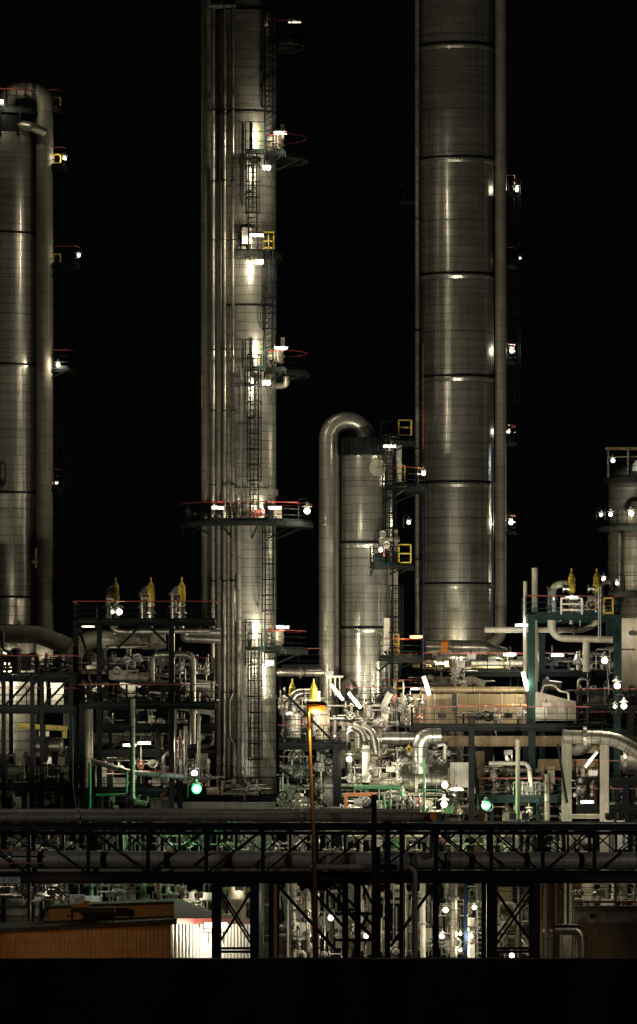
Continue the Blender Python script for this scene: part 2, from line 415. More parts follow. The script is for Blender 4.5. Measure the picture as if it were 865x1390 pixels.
def lamp(kind, px, py, D, watt, lens='lamp_white', label='', cat='lamp', out=1, rad=None, off=None, group='lamps of the plant'):
    loc = P(px, py, D); key = (kind, lens, out)
    nm = {'bulkhead': 'well_glass_lamp', 'flood': 'floodlight', 'added_canopy': 'added_hooded_lamp'}.get(kind, 'tube_lamp')
    if key not in _proto:
        h, l, b = lamp_meshes(*key)
        t = thing(nm, label, cat, (0, 0, 0), group)
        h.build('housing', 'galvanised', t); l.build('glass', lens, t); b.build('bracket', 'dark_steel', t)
        t.location = loc; _proto[key] = t
    else: t = dup(_proto[key], loc, label, group)
    ld = bpy.data.lights.new('lamp_light', 'POINT'); ld.energy = watt * LW; ld.color = LAMPC[lens]; ld.shadow_soft_size = rad or min(.16, .05 + .004 * math.sqrt(watt))
    if kind == 'bulkhead': k_ = max(.5, min(1.15, .5 + watt / 900)); t.scale = (k_, k_, k_)
    else: t.scale = (1, 1, 1)
    lo = bpy.data.objects.new('lamp_light', ld); col.objects.link(lo); lo.parent = t
    if kind == 'added_canopy': ld.shadow_soft_size = .05
    lo.location = Vector(off) if off else Vector((0, .1, .02)) if kind == 'added_canopy' else Vector((0, -.31 if lens != 'lamp_green' else -.44, -.14)) if kind == 'bulkhead' else Vector((0, -.28, -.12))
    if key in _proto and _proto[key] is t:   # dup must not copy the first lamp's light
        KIDS[t.name] = [(c, []) for c in col.objects if c.parent == t and c.type == 'MESH']
    return t

# ================================================================ TOWERS
def shell(parent, cx, cy, r, zt, zb, rings=(), mat='tower_cladding', name='shell', top=None, lip=.07, ringmat='dark_steel'):
    """clad shell from zb up to zt; each ring is a dark stiffener over a flared lip of sheet"""
    m = MB(); prof = [(r, zb)]
    for z in sorted(rings): prof += [(r, z - .3), (r + lip * .55, z - .12), (r + lip * .55, z - .02), (r, z)]
    prof.append((r, zt))
    if top == 'dome':
        for k in range(1, 8): t = PI / 2 * k / 7; prof.append((r * math.cos(t), zt + r * .5 * math.sin(t)))
    m.lathe(prof, (cx, cy, 0), 64); s_ = m.build(name, mat, parent)
    for z in sorted(rings):
        g = MB(); g.lathe([(r + .01, -.015), (r + lip * .5, -.015), (r + lip * .5, .12), (r + .01, .12)], (cx, cy, z), 64, smooth=False)
        g.build('support_ring', ringmat, s_)
    return s_
def part_pipe(parent, pts, r, mat='pipe_cladding', bend=None, name='pipe', seg=14):
    return MB().tube(pts, r, seg, bend if bend is not None else r * 2.6).build(name, mat, parent)

# ---- centre tower (pixels 275-425)
D = 300; cx = X(334, D); cy = D; r = M(41, D)
TC = thing('distillation_tower', 'clad tower left of centre with riser pipes on its left and a wide ring platform', 'tower', (cx, cy, 0))
shell(TC, cx, cy, r, Z(-40, D), 0, [Z(q, D) for q in (18, 156, 418)], 'column_cladding', lip=.05)
g = MB(); g.lathe([(r, -.2), (r + .14, -.2), (r + .14, .2), (r + .02, .21)], (cx, cy, Z(669, D)), 64, smooth=False); g.build('shell_flange', 'column_cladding', TC); g = MB(); g.lathe([(r, -.1), (r + .07, -.1), (r + .07, .1), (r, .1)], (cx, cy, Z(946, D)), 64, smooth=False); g.build('shell_flange', 'column_cladding', TC)
# risers on the front left side
def riser(px, y0, y1, rp, dy, mat='pipe_cladding', extra=None, dd=None):
    p = [(X(px, D), cy - dy, Z(y0, D)), (X(px, D), cy - dy, Z(y1, D))]
    if extra: p += extra
    return part_pipe(TC, p, M(rp, D), mat)
riser(282, -30, 832, 8.5, .7, 'dull_pipe_cladding', [(X(300, D), cy - .7, Z(860, D)), (X(345, D), cy + .5, Z(862, D))])
riser(290, -30, 1013, 3.2, 1.75, 'pipe_cladding', [(X(190, D), cy - 1.75, Z(1019, D)), (X(95, D), cy - 1.9, Z(1021, D))])
riser(305.5, 12, 1085, 2.6, 1.95, 'pipe_cladding')
riser(317, 12, 942, 2.1, 2.05, 'pipe_cladding', [(X(313, D), cy - 2.0, Z(952, D)), (X(313, D), cy - 2.0, Z(1000, D)), (X(319, D), cy - 2.05, Z(1010, D)), (X(319, D), cy - 2.05, Z(1085, D))])
riser(298, 250, 1085, 4.0, 1.45, 'dull_pipe_cladding')
riser(311, 420, 1085, 3.6, 1.7, 'worn_cladding')
riser(325, 690, 1085, 3.4, 1.95, 'dull_pipe_cladding')
riser(275.0, 512, 556, .6, 1.2, 'orange_paint')  # short orange strip painted in for a sodium reflection
m = MB()
for y in (14,): m.box((X(303, D), cy - 1.7, Z(y, D)), (M(36, D), .9, .12))
m.build('pipe_bracket', 'galvanised', TC)
for y in (155, 250, 330, 478, 560, 660, 790, 940, 1040):
    m = MB()
    for px, q in ((290, 1.75), (305.5, 1.95), (317, 2.05)):
        m.torus((X(px, D), cy - q, Z(y, D)), M(3.6, D), .035); m.bar((X(px, D), cy - q + .15, Z(y, D)), (X(px, D) + .2, cy - .9, Z(y, D)), .07)
    m.build('pipe_clamp', 'dark_steel', TC)
# platforms
def plat(par, py, rpx, a0, a1, **k): return round_platform(par, cx, cy, Z(py, D), r + .03, M(rpx, D), a0, a1, **k)
plat(TC, 58, 80, -38, 60)
plat(TC, 213, 84, -50, 62)
plat(TC, 345, 49, -112, 28, rail='dark_steel')
plat(TC, 505, 85, -50, 62)
plat(TC, 710, 91, -186, 30, steel='dark_steel')
plat(TC, 882, 84, -50, 62)
plat(TC, 1080, 80, -200, 10, rail='dark_steel')
# small landings that jut out on the left of each upper platform, where the cage ladders end
def landing(par, x0, x1, py, dy, rh, D=D, cy=cy):
    m = MB(); m.box(((X(x0, D) + X(x1, D)) / 2, cy - dy, Z(py, D) - .04), (X(x1, D) - X(x0, D), 1.0, .08)); d = m.build('landing', 'grating', par)
    a, b = MB(), MB(); rail_line(a, b, [(X(x1, D), cy - dy - .5, Z(py, D)), (X(x0, D), cy - dy - .5, Z(py, D)), (X(x0, D), cy - dy + .5, Z(py, D))], rh, 1.)
    m2 = MB()
    for q in (x0, x1): m2.bar((X(q, D), cy - dy + .5, Z(py, D) - 1.0), (X(q, D), cy - dy - .45, Z(py, D) - .1), .09)
    a.build('railing', 'teal_steel', d); b.build('handrail', 'teal_steel', d); m2.build('bracket', 'dark_steel', d)
for y in (213, 505, 882): landing(TC, 334, 360, y, 2.45, 1.75)
landing(TC, 249, 276, 712, .4, 1.2)
ladder(TC, X(366, D), cy - 1.55, Z(200, D), Z(-30, D))
ladder(TC, X(344, D), cy - 2.3, Z(345, D), Z(210, D))
ladder(TC, X(366, D), cy - 1.7, Z(500, D), Z(340, D))
ladder(TC, X(346, D), cy - 2.3, Z(705, D), Z(500, D))
ladder(TC, X(366, D), cy - 1.9, Z(880, D), Z(712, D))
ladder(TC, X(347, D), cy - 2.4, Z(1080, D), Z(880, D))
# side manways and nozzles at each upper platform
def nozzle(par, c, d, rr, L, mat='column_cladding', name='manway'):
    c = Vector(c); d = Vector(d).normalized(); m = MB()
    m.lathe([(0, 0), (rr, 0), (rr, L), (rr * 1.3, L), (rr * 1.3, L + .1), (rr * 1.25, L + .12), (rr * 1.3, L + .14), (rr * 1.3, L + .26), (rr * .3, L + .3), (0, L + .3)], c, 20, d, smooth=False)
    return m.build(name, mat, par)
for y in (194, 484, 866): nozzle(TC, (cx + r * .8, cy - .8, Z(y, D)), (1, -.35, 0), .42, .45, 'cream_paint')
for y in (178, 466): part_pipe(TC, [(X(374, D), cy - .5, Z(y + 22, D)), (X(384, D), cy - .9, Z(y + 10, D)), (X(384, D), cy - .9, Z(y - 6, D))], .13, 'cream_paint', .3, 'nozzle_pipe')
part_pipe(TC, [(X(374, D), cy - .2, Z(524, D)), (X(389, D), cy - .6, Z(524, D)), (X(389, D), cy - .6, Z(512, D))], .2, 'bare_steel', .25, 'nozzle_pipe')
nozzle(TC, (X(265, D), cy - .2, Z(697, D)), (-1, -1, 0), .22, .3, 'cream_paint', 'nozzle')
for a, y in ((345, 700), (351, 700), (356, 699)): valve(TC, (X(a, D), cy - 2.7, Z(y, D)), .1)
m = MB(); m.box((X(378, D), cy - 1.6, Z(697, D)), (M(12, D), .4, M(17, D))); m.build('instrument_cabinet', 'cream_paint', TC)
m = MB(); m.box((X(336, D), cy - 2.2, Z(325, D)), (M(13, D), .15, M(22, D))); m.build('instrument_cabinet', 'white_paint', TC)
m = MB()
for px in (358, 365, 372): m.bar((X(px, D), cy - 2.05, Z(345, D)), (X(px, D), cy - 2.05, Z(319, D)), .08)
for py in (320, 332, 341): m.bar((X(358, D), cy - 2.05, Z(py, D)), (X(372, D), cy - 2.05, Z(py, D)), .07)
m.build('safety_gate', 'yellow_paint', TC)
for y in (178, 468, 850):
    m = MB(); m.bar((X(352, D), cy - 2.3, Z(y, D)), (X(352, D), cy - 2.3, Z(y + 26, D)), .08); m.build('gate_post', 'yellow_paint', TC)
m = MB(); m.lathe([(r + .35, 0), (r + .05, 1.6), (r, 1.6)], (cx, cy, 0), 48); m.build('skirt', 'concrete', TC)
# lamps of this tower
def tl(kind, px, py, w, off, label, D_=297.6): lamp(kind, px, py, D_, w, label=label, off=off, rad=.07)
tl('batten', 381, 181, 1300, (-.35, -.9, -.25), 'tube lamp on the upper right platform of the tower left of centre')
tl('batten', 349, 320, 900, (-.1, -.5, -.1), 'tube lamp beside the yellow gate on the tower left of centre', 296.6)
tl('batten', 382, 473, 1300, (-.35, -.9, -.25), 'tube lamp over the middle right platform of the tower left of centre')
tl('batten', 296, 690, 900, (0, -.5, .0), 'tube lamp on the left part of the wide ring platform', 296.8)
tl('batten', 374, 690, 1100, (-.2, -.5, .0), 'tube lamp on the wide ring platform right of its ladder', 296.8)
lamp('bulkhead', 417, 690, 297.5, 600, label='bright lamp at the right end of the wide ring platform')
tl('batten', 384, 852, 1300, (-.35, -.9, -.25), 'tube lamp on the lowest right platform of the tower left of centre')
tl('added_canopy', 352, 356, 900, (0, -.6, -.3), 'added hooded lamp under the small platform with the yellow gate', 296.8)  # hooded lamps under these platforms are added to wash the shell
tl('added_canopy', 362, 520, 1000, (0, -.6, -.3), 'added hooded lamp under the middle right platform of the tower left of centre', 296.8)
tl('added_canopy', 362, 228, 900, (0, -.6, -.3), 'added hooded lamp under the upper right platform of the tower left of centre', 296.8)
tl('added_canopy', 366, 900, 900, (0, -.6, -.3), 'added hooded lamp under the lowest right platform of the tower left of centre', 296.8)
lamp('batten', 400, 30, 298.6, 5, label='dark tube lamp on the highest platform of the tower left of centre')

# ---- left tower (cropped by the picture's left edge)
D = 305; cx = X(4, D); cy = D; r = M(46, D)
TL = thing('distillation_tower', 'tower cropped by the left edge with a hooked pipe arching over its top', 'tower', (cx, cy, 0))
shell(TL, cx, cy, r, Z(185, D), 0, [Z(q, D) for q in (320, 498, 671, 812, 852)], 'tower_cladding', top='dome', lip=.08)
part_pipe(TL, [(X(9, D), cy - .3, Z(165, D)), (X(9, D), cy - .3, Z(124, D)), (X(62, D), cy - 1.0, Z(124, D)), (X(62, D), cy - 1.0, Z(165, D)), (X(62, D), cy - 1.0, Z(895, D))], M(11.5, D), 'dull_pipe_cladding', M(26.4, D), 'overhead_pipe', 24)
m = MB(); m.lathe([(0, 0), (.5, 0), (.5, .5), (.62, .5), (.62, .72), (.2, .75)], (cx + .2, cy - 1.0, Z(181, D)), 20, (1, -1, 0), smooth=False); m.build('manway', 'worn_cladding', TL)
part_pipe(TL, [(cx + 1.1, cy - 1.7, Z(174, D)), (X(46, D), cy - 2.1, Z(178, D)), (X(62, D), cy - 1.6, Z(184, D))], M(6.5, D), 'pipe_cladding', .3, 'nozzle_pipe')
round_platform(TL, cx, cy, Z(152, D), .6, M(56, D), -180, 60, rail='red_paint')
m = MB()
for a in (-150, -120, -90, -60, -30): 
    c_, s_ = math.cos(R(a)), math.sin(R(a)); m.bar((cx + c_ * r, cy + s_ * r, Z(190, D)), (cx + c_ * (r + .35), cy + s_ * (r + .35), Z(158, D)), .14); 
m.lathe([(r + .02, 0), (r + .14, 0), (r + .14, .9), (r - .1, .9)], (cx, cy, Z(181, D)), 40, smooth=False)
m.build('platform_skirt', 'dark_steel', TL)
for y, rp, g_ in ((150, 84, 1), (228, 90, 1), (362, 108, 1), (502, 99, 0), (663, 82, 0), (805, 100, 0)):
    round_platform(TL, cx, cy, Z(y, D), r + .4, M(rp, D), -22, 50)
for y in (145, 222, 357):
    m = MB()
    for px in (74, 83): m.bar((X(px, D), cy - .9, Z(y + 8, D)), (X(px, D), cy - .9, Z(y - 10, D)), .09)
    m.bar((X(74, D), cy - .9, Z(y - 10, D)), (X(83, D), cy - .9, Z(y - 10, D)), .09); m.bar((X(74, D), cy - .9, Z(y + 2, D)), (X(83, D), cy - .9, Z(y + 2, D)), .07)
    m.build('safety_gate', 'yellow_paint', TL)
ladder(TL, X(77, D), cy + .2, Z(345, D), Z(150, D), ang=0)
ladder(TL, X(77, D), cy + .2, Z(800, D), Z(500, D), ang=0)
lad = MB(); lad.box((X(5, D), cy - 2.3, Z(660, D)), (.5, .5, .07)); lad.bar((X(-2, D), cy - 2.3, Z(656, D)), (X(11, D), cy - 2.3, Z(656, D)), .05)
for px in (-2, 4, 11): lad.bar((X(px, D), cy - 2.3, Z(632, D)), (X(px, D), cy - 2.3, Z(658, D)), .06)
lad.bar((X(-2, D), cy - 2.3, Z(632, D)), (X(11, D), cy - 2.3, Z(632, D)), .06); lad.bar((X(2, D), cy - 1.6, Z(676, D)), (X(6, D), cy - 2.3, Z(660, D)), .1); lad.build('step_landing', 'dark_steel', TL)
m = MB(); m.lathe([(.08, 0), (.08, 1.2)], (X(51, D), cy - 1.9, Z(772, D)), 10); m.box((X(50, D), cy - 1.9, Z(764, D)), (.35, .2, .2)); m.build('pipe_clamp', 'cream_paint', TL)
lamp('bulkhead', 88, 213, 304, 160, label='lamp on the second platform behind the left tower')
lamp('bulkhead', 107, 345, 304, 120, label='lamp at the tip of the curved platform right of the left tower')
lamp('bulkhead', 79, 493, 303.6, 260, label='brightest lamp halfway up the left tower')
lamp('bulkhead', 77, 654, 304.6, 30, label='small faint lamp low on the right side of the left tower')
lamp('flood', 0, 140, 302.0, 320, label='floodlight on top of the left tower behind the railing', off=(.4, -.6, -.1))

# ---- middle column with the hooked pipe (pixels 433-580)
D = 304; cx = X(498, D); cy = D; r = M(34.5, D)
TM = thing('distillation_column', 'shorter bright column between the two tall towers, with a hooked overhead pipe at its left', 'column', (cx, cy, 0))
shell(TM, cx, cy, r, Z(622, D), Z(1060, D), [Z(q, D) for q in (738, 853)], 'column_cladding', top='dome', lip=.09)
part_pipe(TM, [(X(444, D), cy - .7, Z(1010, D)), (X(444, D), cy - .7, Z(571, D)), (X(497, D), cy - .2, Z(571, D)), (X(497, D), cy - .2, Z(622, D))], M(11.3, D), 'pipe_cladding', M(26, D), 'overhead_pipe', 24)
part_pipe(TM, [(X(457, D), cy + .7, Z(1000, D)), (X(457, D), cy + .7, Z(590, D)), (X(470, D), cy + .4, Z(583, D)), (X(500, D), cy + .3, Z(583, D))], M(4, D), 'dull_pipe_cladding', .3)
m = MB(); m.lathe([(r + .03, -.5), (r + .2, -.45), (r + .2, .55), (r * .8, .6)], (cx, cy, Z(608, D)), 40, smooth=False)
for a in range(-170, 0, 24): m.bar((cx + math.cos(R(a)) * (r + .2), cy + math.sin(R(a)) * (r + .2), Z(618, D)), (cx + math.cos(R(a)) * (r + .2), cy + math.sin(R(a)) * (r + .2), Z(597, D)), .1, .2)
m.build('top_collar', 'dark_steel', TM)
nozzle(TM, (X(509, D), cy - r + .2, Z(637, D)), (.25, -1, 0), M(9, D), .35, 'worn_cladding')
m = MB(); m.lathe([(M(10, D), 0), (M(10, D), .12), (M(12.2, D), .12), (M(12.2, D), .2), (M(11, D), .26), (0, .28)], (X(474, D), cy - 1.4, Z(934, D)), 26, (-.85, -.6, 0), smooth=False); m.build('manway', 'bare_steel', TM)
part_pipe(TM, [(X(530, D), cy - .2, Z(597, D)), (X(541, D), cy - .2, Z(597, D)), (X(541, D), cy - .2, Z(655, D))], M(4.6, D), 'white_paint', .2, 'nozzle_pipe')
part_pipe(TM, [(X(537, D), cy - .5, Z(720, D)), (X(537, D), cy - .5, Z(960, D))], M(3.2, D), 'cream_paint', .2)
part_pipe(TM, [(X(528, D), cy - 1.0, Z(625, D)), (X(528, D), cy - 1.0, Z(990, D))], M(1.4, D), 'bare_steel', .2)
part_pipe(TM, [(X(524, D), cy - 1.0, Z(733, D)), (X(542, D), cy - 1.0, Z(733, D))], M(4, D), 'cream_paint', .2, 'nozzle_pipe')
def rplat(par, py, rpx, a0, a1, **k): return round_platform(par, cx, cy, Z(py, D), r + .03, M(rpx, D), a0, a1, **k)
rplat(TM, 600, 66, -60, 60, rail='dark_steel'); rplat(TM, 662, 82, -48, 50, steel='dark_steel')
rplat(TM, 768, 64, -82, 10, steel='teal_steel', rail='dark_steel'); rplat(TM, 893, 75, -62, 40, steel='teal_steel'); rplat(TM, 948, 72, -55, 30, steel='dark_steel')
ladder(TM, X(528, D), cy - 1.75, Z(768, D), Z(597, D)); ladder(TM, X(537, D), cy - 1.9, Z(950, D), Z(800, D))
for x0, x1, y0, y1, q in ((541, 557, 741, 765, 1.9), (537, 549, 634, 656, 1.6), (541, 558, 572, 592, 1.2), (533, 541, 862, 888, 2.1), (537, 547, 925, 945, 2.1)):
    m = MB()
    for px in (x0, x1): m.bar((X(px, D), cy - q, Z(y0, D)), (X(px, D), cy - q, Z(y1, D)), .08)
    for py in (y0, (y0 + y1) / 2, y1): m.bar((X(x0, D), cy - q, Z(py, D)), (X(x1, D), cy - q, Z(py, D)), .07)
    m.build('safety_gate', 'yellow_paint', TM)
m = MB(); m.box((X(521, D), cy - 2.3, Z(752, D)), (.16, .2, .5)); m.build('fire_box', 'red_paint', TM)
for px, py in ((518, 736), (524, 742), (519, 728)): valve(TM, (X(px, D), cy - 2.2, Z(py, D)), .1, 'cream_paint', 'bare_steel')
m = MB(); m.box((X(525, D), cy - 1.9, Z(862, D)), (M(9, D), .3, M(44, D))); m.build('instrument_cabinet', 'white_paint', TM)
m = MB()
for px in (449, 455, 461): m.bar((X(px, D), cy - 1.4, Z(918, D)), (X(px, D), cy - 1.4, Z(945, D)), .09)
m.box((X(455, D), cy - 1.4, Z(919, D)), (M(22, D), .5, .12)); m.build('pipe_support', 'bare_steel', TM)
m = MB(); m.lathe([(r + .02, 0), (r + .5, -.5), (r + .5, -2.5)], (cx, cy, Z(988, D)), 40); m.build('skirt', 'cream_paint', TM)
lamp('bulkhead', 575, 640, 302.6, 300, label='lamp at the right end of the second platform of the shorter bright column')
lamp('batten', 529, 606, 301.6, 240, label='tube lamp high on the right side of the shorter bright column')
lamp('bulkhead', 517, 744, 301.2, 260, label='lamp on the small half height platform beside the red box')
lamp('bulkhead', 555, 707, 306, 200, label='lamp hanging in the gap between the shorter bright column and the big tower')
lamp('batten', 565, 865, 301.5, 220, 'lamp_orange', label='warm tube lamp at the right end of the lower platform of the shorter bright column')
lamp('batten', 566, 935, 301.0, 220, label='tube lamp below the lower platform of the shorter bright column')

# ---- big right tower (pixels 560-690)
D = 318; cx = X(620, D); cy = D; r = M(50.5, D)
TB = thing('distillation_tower', 'widest and tallest tower right of centre, with a straight pipe down each side', 'tower', (cx, cy, 0))
shell(TB, cx, cy, r, Z(-40, D), 0, [Z(q, D) for q in (66, 219, 376, 514, 657, 794)], 'tower_cladding', lip=.12)
part_pipe(TB, [(X(679, D), cy - 1.2, Z(-40, D)), (X(679, D), cy - 1.2, Z(866, D)), (X(650, D), cy - 2.6, Z(885, D)), (X(585, D), cy - 3.0, Z(885, D))], M(7.6, D), 'dull_pipe_cladding', .7, 'downcomer')
part_pipe(TB, [(X(566, D), cy - 1.0, Z(-40, D)), (X(566, D), cy - 1.0, Z(860, D))], M(3.1, D), 'worn_cladding')
part_pipe(TB, [(X(573.5, D), cy - 2.0, Z(470, D)), (X(573.5, D), cy - 2.0, Z(612, D))], M(.45, D), 'orange_paint', name='orange_glint_tube')  # orange colour stands for a sodium lamp's reflection on the tower
part_pipe(TB, [(X(573, D), cy - 3.5, Z(690, D)), (X(573, D), cy - 3.5, Z(955, D)), (X(577, D), cy - 3.5, Z(965, D)), (X(577, D), cy - 3.5, Z(1010, D))], M(1.3, D), 'blue_paint', .1, 'standpipe')
part_pipe(TB, [(X(667, D), cy - 2.2, Z(610, D)), (X(667, D), cy - 2.2, Z(860, D))], M(1.3, D), 'blue_paint', .1, 'standpipe')
for py in (252, 350, 480, 590, 712): 
    m = MB(); m.sector((cx, cy, 0), r + .4, M(82, D), -18, 32, Z(py + 12, D) - .1, Z(py + 12, D)); d_ = m.build('platform', 'grating', TB)
    a, b = MB(), MB(); pts = [(cx + math.cos(R(q)) * M(80, D), cy + math.sin(R(q)) * M(80, D), Z(py + 12, D)) for q in (-18, -5, 8, 20, 32)]
    rail_line(a, b, [(cx + r, cy - 1, Z(py + 12, D))] + pts); a.build('railing', 'dark_steel', d_); b.build('handrail', 'red_paint', d_)
m = MB(); m.sector((cx, cy, 0), r + .4, M(78, D), 170, 195, Z(275, D) - .1, Z(275, D)); d_ = m.build('platform', 'grating', TB)
a, b = MB(), MB(); rail_line(a, b, [(cx + math.cos(R(q)) * M(76, D), cy + math.sin(R(q)) * M(76, D), Z(275, D)) for q in (170, 182, 195)]); a.build('railing', 'dark_steel', d_); b.build('handrail', 'red_paint', d_)
round_platform(TB, cx, cy, Z(912, D), r + .05, r + 2.6, -178, -2)
ladder(TB, X(690, D), cy + .8, Z(590, D), Z(255, D), ang=0)
for y in (300, 450, 610, 760): 
    m = MB(); m.torus((X(566, D), cy - 1.0, Z(y, D)), .17, .04); m.bar((X(568, D), cy - 1, Z(y, D)), (X(576, D), cy - .8, Z(y, D)), .1); m.build('pipe_clamp', 'dark_steel', TB)
for lx, ly, w, t in ((701, 254, 420, 'topmost lamp on the right side of the widest tower'), (695, 473, 420, 'second bright lamp down the right side of the widest tower'),
                     (690, 584, 160, 'small lamp between two bright ones on the right side of the widest tower'), (694, 706, 420, 'lowest bright lamp on the right side of the widest tower'), (706, 349, 6, 'almost dark lamp on the right side of the widest tower')):
    lamp('bulkhead', lx, ly, 318.9, w * 1.1, label=t)

# ---- far right column (cropped by the picture's right edge)
D = 326; cx = X(870, D); cy = D; r = M(44, D)
TR = thing('furnace_stack', 'short wide grey column at the right edge with a lit platform and dark top frame', 'column', (cx, cy, 0))
shell(TR, cx, cy, r, Z(652, D), 0, [Z(q, D) for q in (686, 730, 763)], 'worn_cladding', lip=.07, top='dome', ringmat='worn_cladding')
round_platform(TR, cx, cy, Z(716, D), r + .02, M(59, D), -200, 20, rail='dark_steel'); round_platform(TR, cx, cy, Z(650, D), r * .3, M(52, D), -200, 20, rail='dark_steel', brackets=False)
round_platform(TR, cx, cy, Z(806, D), r + .02, M(70, D), -200, 20, rail='dark_steel')
m = MB()
for px, q in ((824, -1.4), (850, -2), (880, -2)): m.bar((X(px, D), cy + q, Z(650, D)), (X(px, D), cy + q, Z(612, D)), .12)
m.bar((X(820, D), cy - 1.6, Z(611, D)), (X(905, D), cy - 1.9, Z(611, D)), .25, .18); m.bar((X(824, D), cy - 1.5, Z(622, D)), (X(905, D), cy - 1.9, Z(622, D)), .08)
m.build('top_frame', 'brown_beam', TR)
m = MB(); m.lathe([(.5, 0), (.5, .3), (.45, .5), (.3, .7), (0, .78)], (X(866, D), cy - 1.9, Z(642, D)), 20); m.build('relief_hood', 'white_paint', TR)
part_pipe(TR, [(X(839, D), cy - 2, Z(725, D)), (X(839, D), cy - 2, Z(800, D))], .12); part_pipe(TR, [(X(845, D), cy - 2.3, Z(695, D)), (X(852, D), cy - 2.4, Z(680, D)), (X(870, D), cy - 2.4, Z(680, D))], .16, 'dark_steel', .3)
for lx, ly, w, t in ((832, 623, 260, 'lamp in the dark top frame of the column at the right edge'), (816, 697, 160, 'small lamp at the left tip of the lit platform of the right edge column'),
                     (829, 696, 260, 'lamp close to the shell above the platform of the right edge column'), (857, 694, 520, 'bright lamp on the face of the right edge column'),
                     (819, 784, 200, 'lamp just left of the foot of the right edge column'), (838, 790, 160, 'lamp with a slanted arm near the foot of the right edge column')):
    lamp('bulkhead', lx, ly, 322.4, w, 'lamp_white' if ly > 650 else 'lamp_cool', label=t)

# ================================================================ PROCESS AREA
def run(name, label, pts, D, rpx, mat='pipe_cladding', fl=(), cat='pipe', bend=None, bands=(), group=None, seg=14, vl=()):
    """a pipe run; pts are (pixel x, pixel y[, metres nearer]) on its way; fl/bands: indices along it for flanges and painted bands"""
    w = [Vector((X(p[0], D - (p[2] if len(p) > 2 else 0)), D - (p[2] if len(p) > 2 else 0), Z(p[1], D - (p[2] if len(p) > 2 else 0)))) for p in pts]
    r = M(rpx, D); o = MB().tube(w, r, seg, bend if bend is not None else r * 2.8).build(name, mat)
    tag(o, label, cat, group)
    def at(t):
        L = [(b - a).length for a, b in zip(w, w[1:])]; s_ = t * sum(L)
        for i, l in enumerate(L):
            if s_ <= l or i == len(L) - 1: return w[i] + (w[i + 1] - w[i]) * (s_ / l), (w[i + 1] - w[i]).normalized()
            s_ -= l
    for t in fl:
        c, d = at(t); m = MB(); flange(m, c, r, d, .05 + r * .1); m.build('flange', 'bare_steel', o)
    for t, bm_ in bands:
        c, d = at(t); m = MB(); m.tube([c - d * .22, c + d * .22], r * 1.025, seg); m.build('painted_band', bm_, o)
    for t in vl:
        c, d = at(t); valve(o, c, r * .9, 'bare_steel', 'bare_steel', axis=d)
    return o
def frame(name, label, x0, x1, decks, D, depth, cols=(), y_base=1312, cat='steel structure', steel='dark_steel', rail='red_paint', braces=(), cw=.3, rails=True, roofbeam=True, mid=0):
    """steel structure: columns to the ground, edge beams, decks (> railing, handrail), braces"""
    D1 = D + depth; o = thing(name, label, cat, (X((x0 + x1) / 2, D), D + depth / 2, 0))
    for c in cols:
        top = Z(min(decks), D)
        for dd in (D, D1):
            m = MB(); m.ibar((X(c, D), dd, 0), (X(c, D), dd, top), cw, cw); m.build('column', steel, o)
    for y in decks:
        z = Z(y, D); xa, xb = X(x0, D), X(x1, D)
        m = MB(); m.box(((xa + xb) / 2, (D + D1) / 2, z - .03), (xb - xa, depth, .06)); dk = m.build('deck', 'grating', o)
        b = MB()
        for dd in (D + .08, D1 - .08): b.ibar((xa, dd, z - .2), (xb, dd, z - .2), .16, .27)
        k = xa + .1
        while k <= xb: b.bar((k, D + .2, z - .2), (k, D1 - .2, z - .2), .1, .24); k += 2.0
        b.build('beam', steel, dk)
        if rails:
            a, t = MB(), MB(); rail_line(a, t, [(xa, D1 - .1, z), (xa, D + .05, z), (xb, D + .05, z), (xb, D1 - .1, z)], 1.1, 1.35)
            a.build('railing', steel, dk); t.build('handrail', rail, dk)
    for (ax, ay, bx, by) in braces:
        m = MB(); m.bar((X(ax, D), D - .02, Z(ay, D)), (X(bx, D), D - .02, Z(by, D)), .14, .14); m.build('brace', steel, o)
    return o
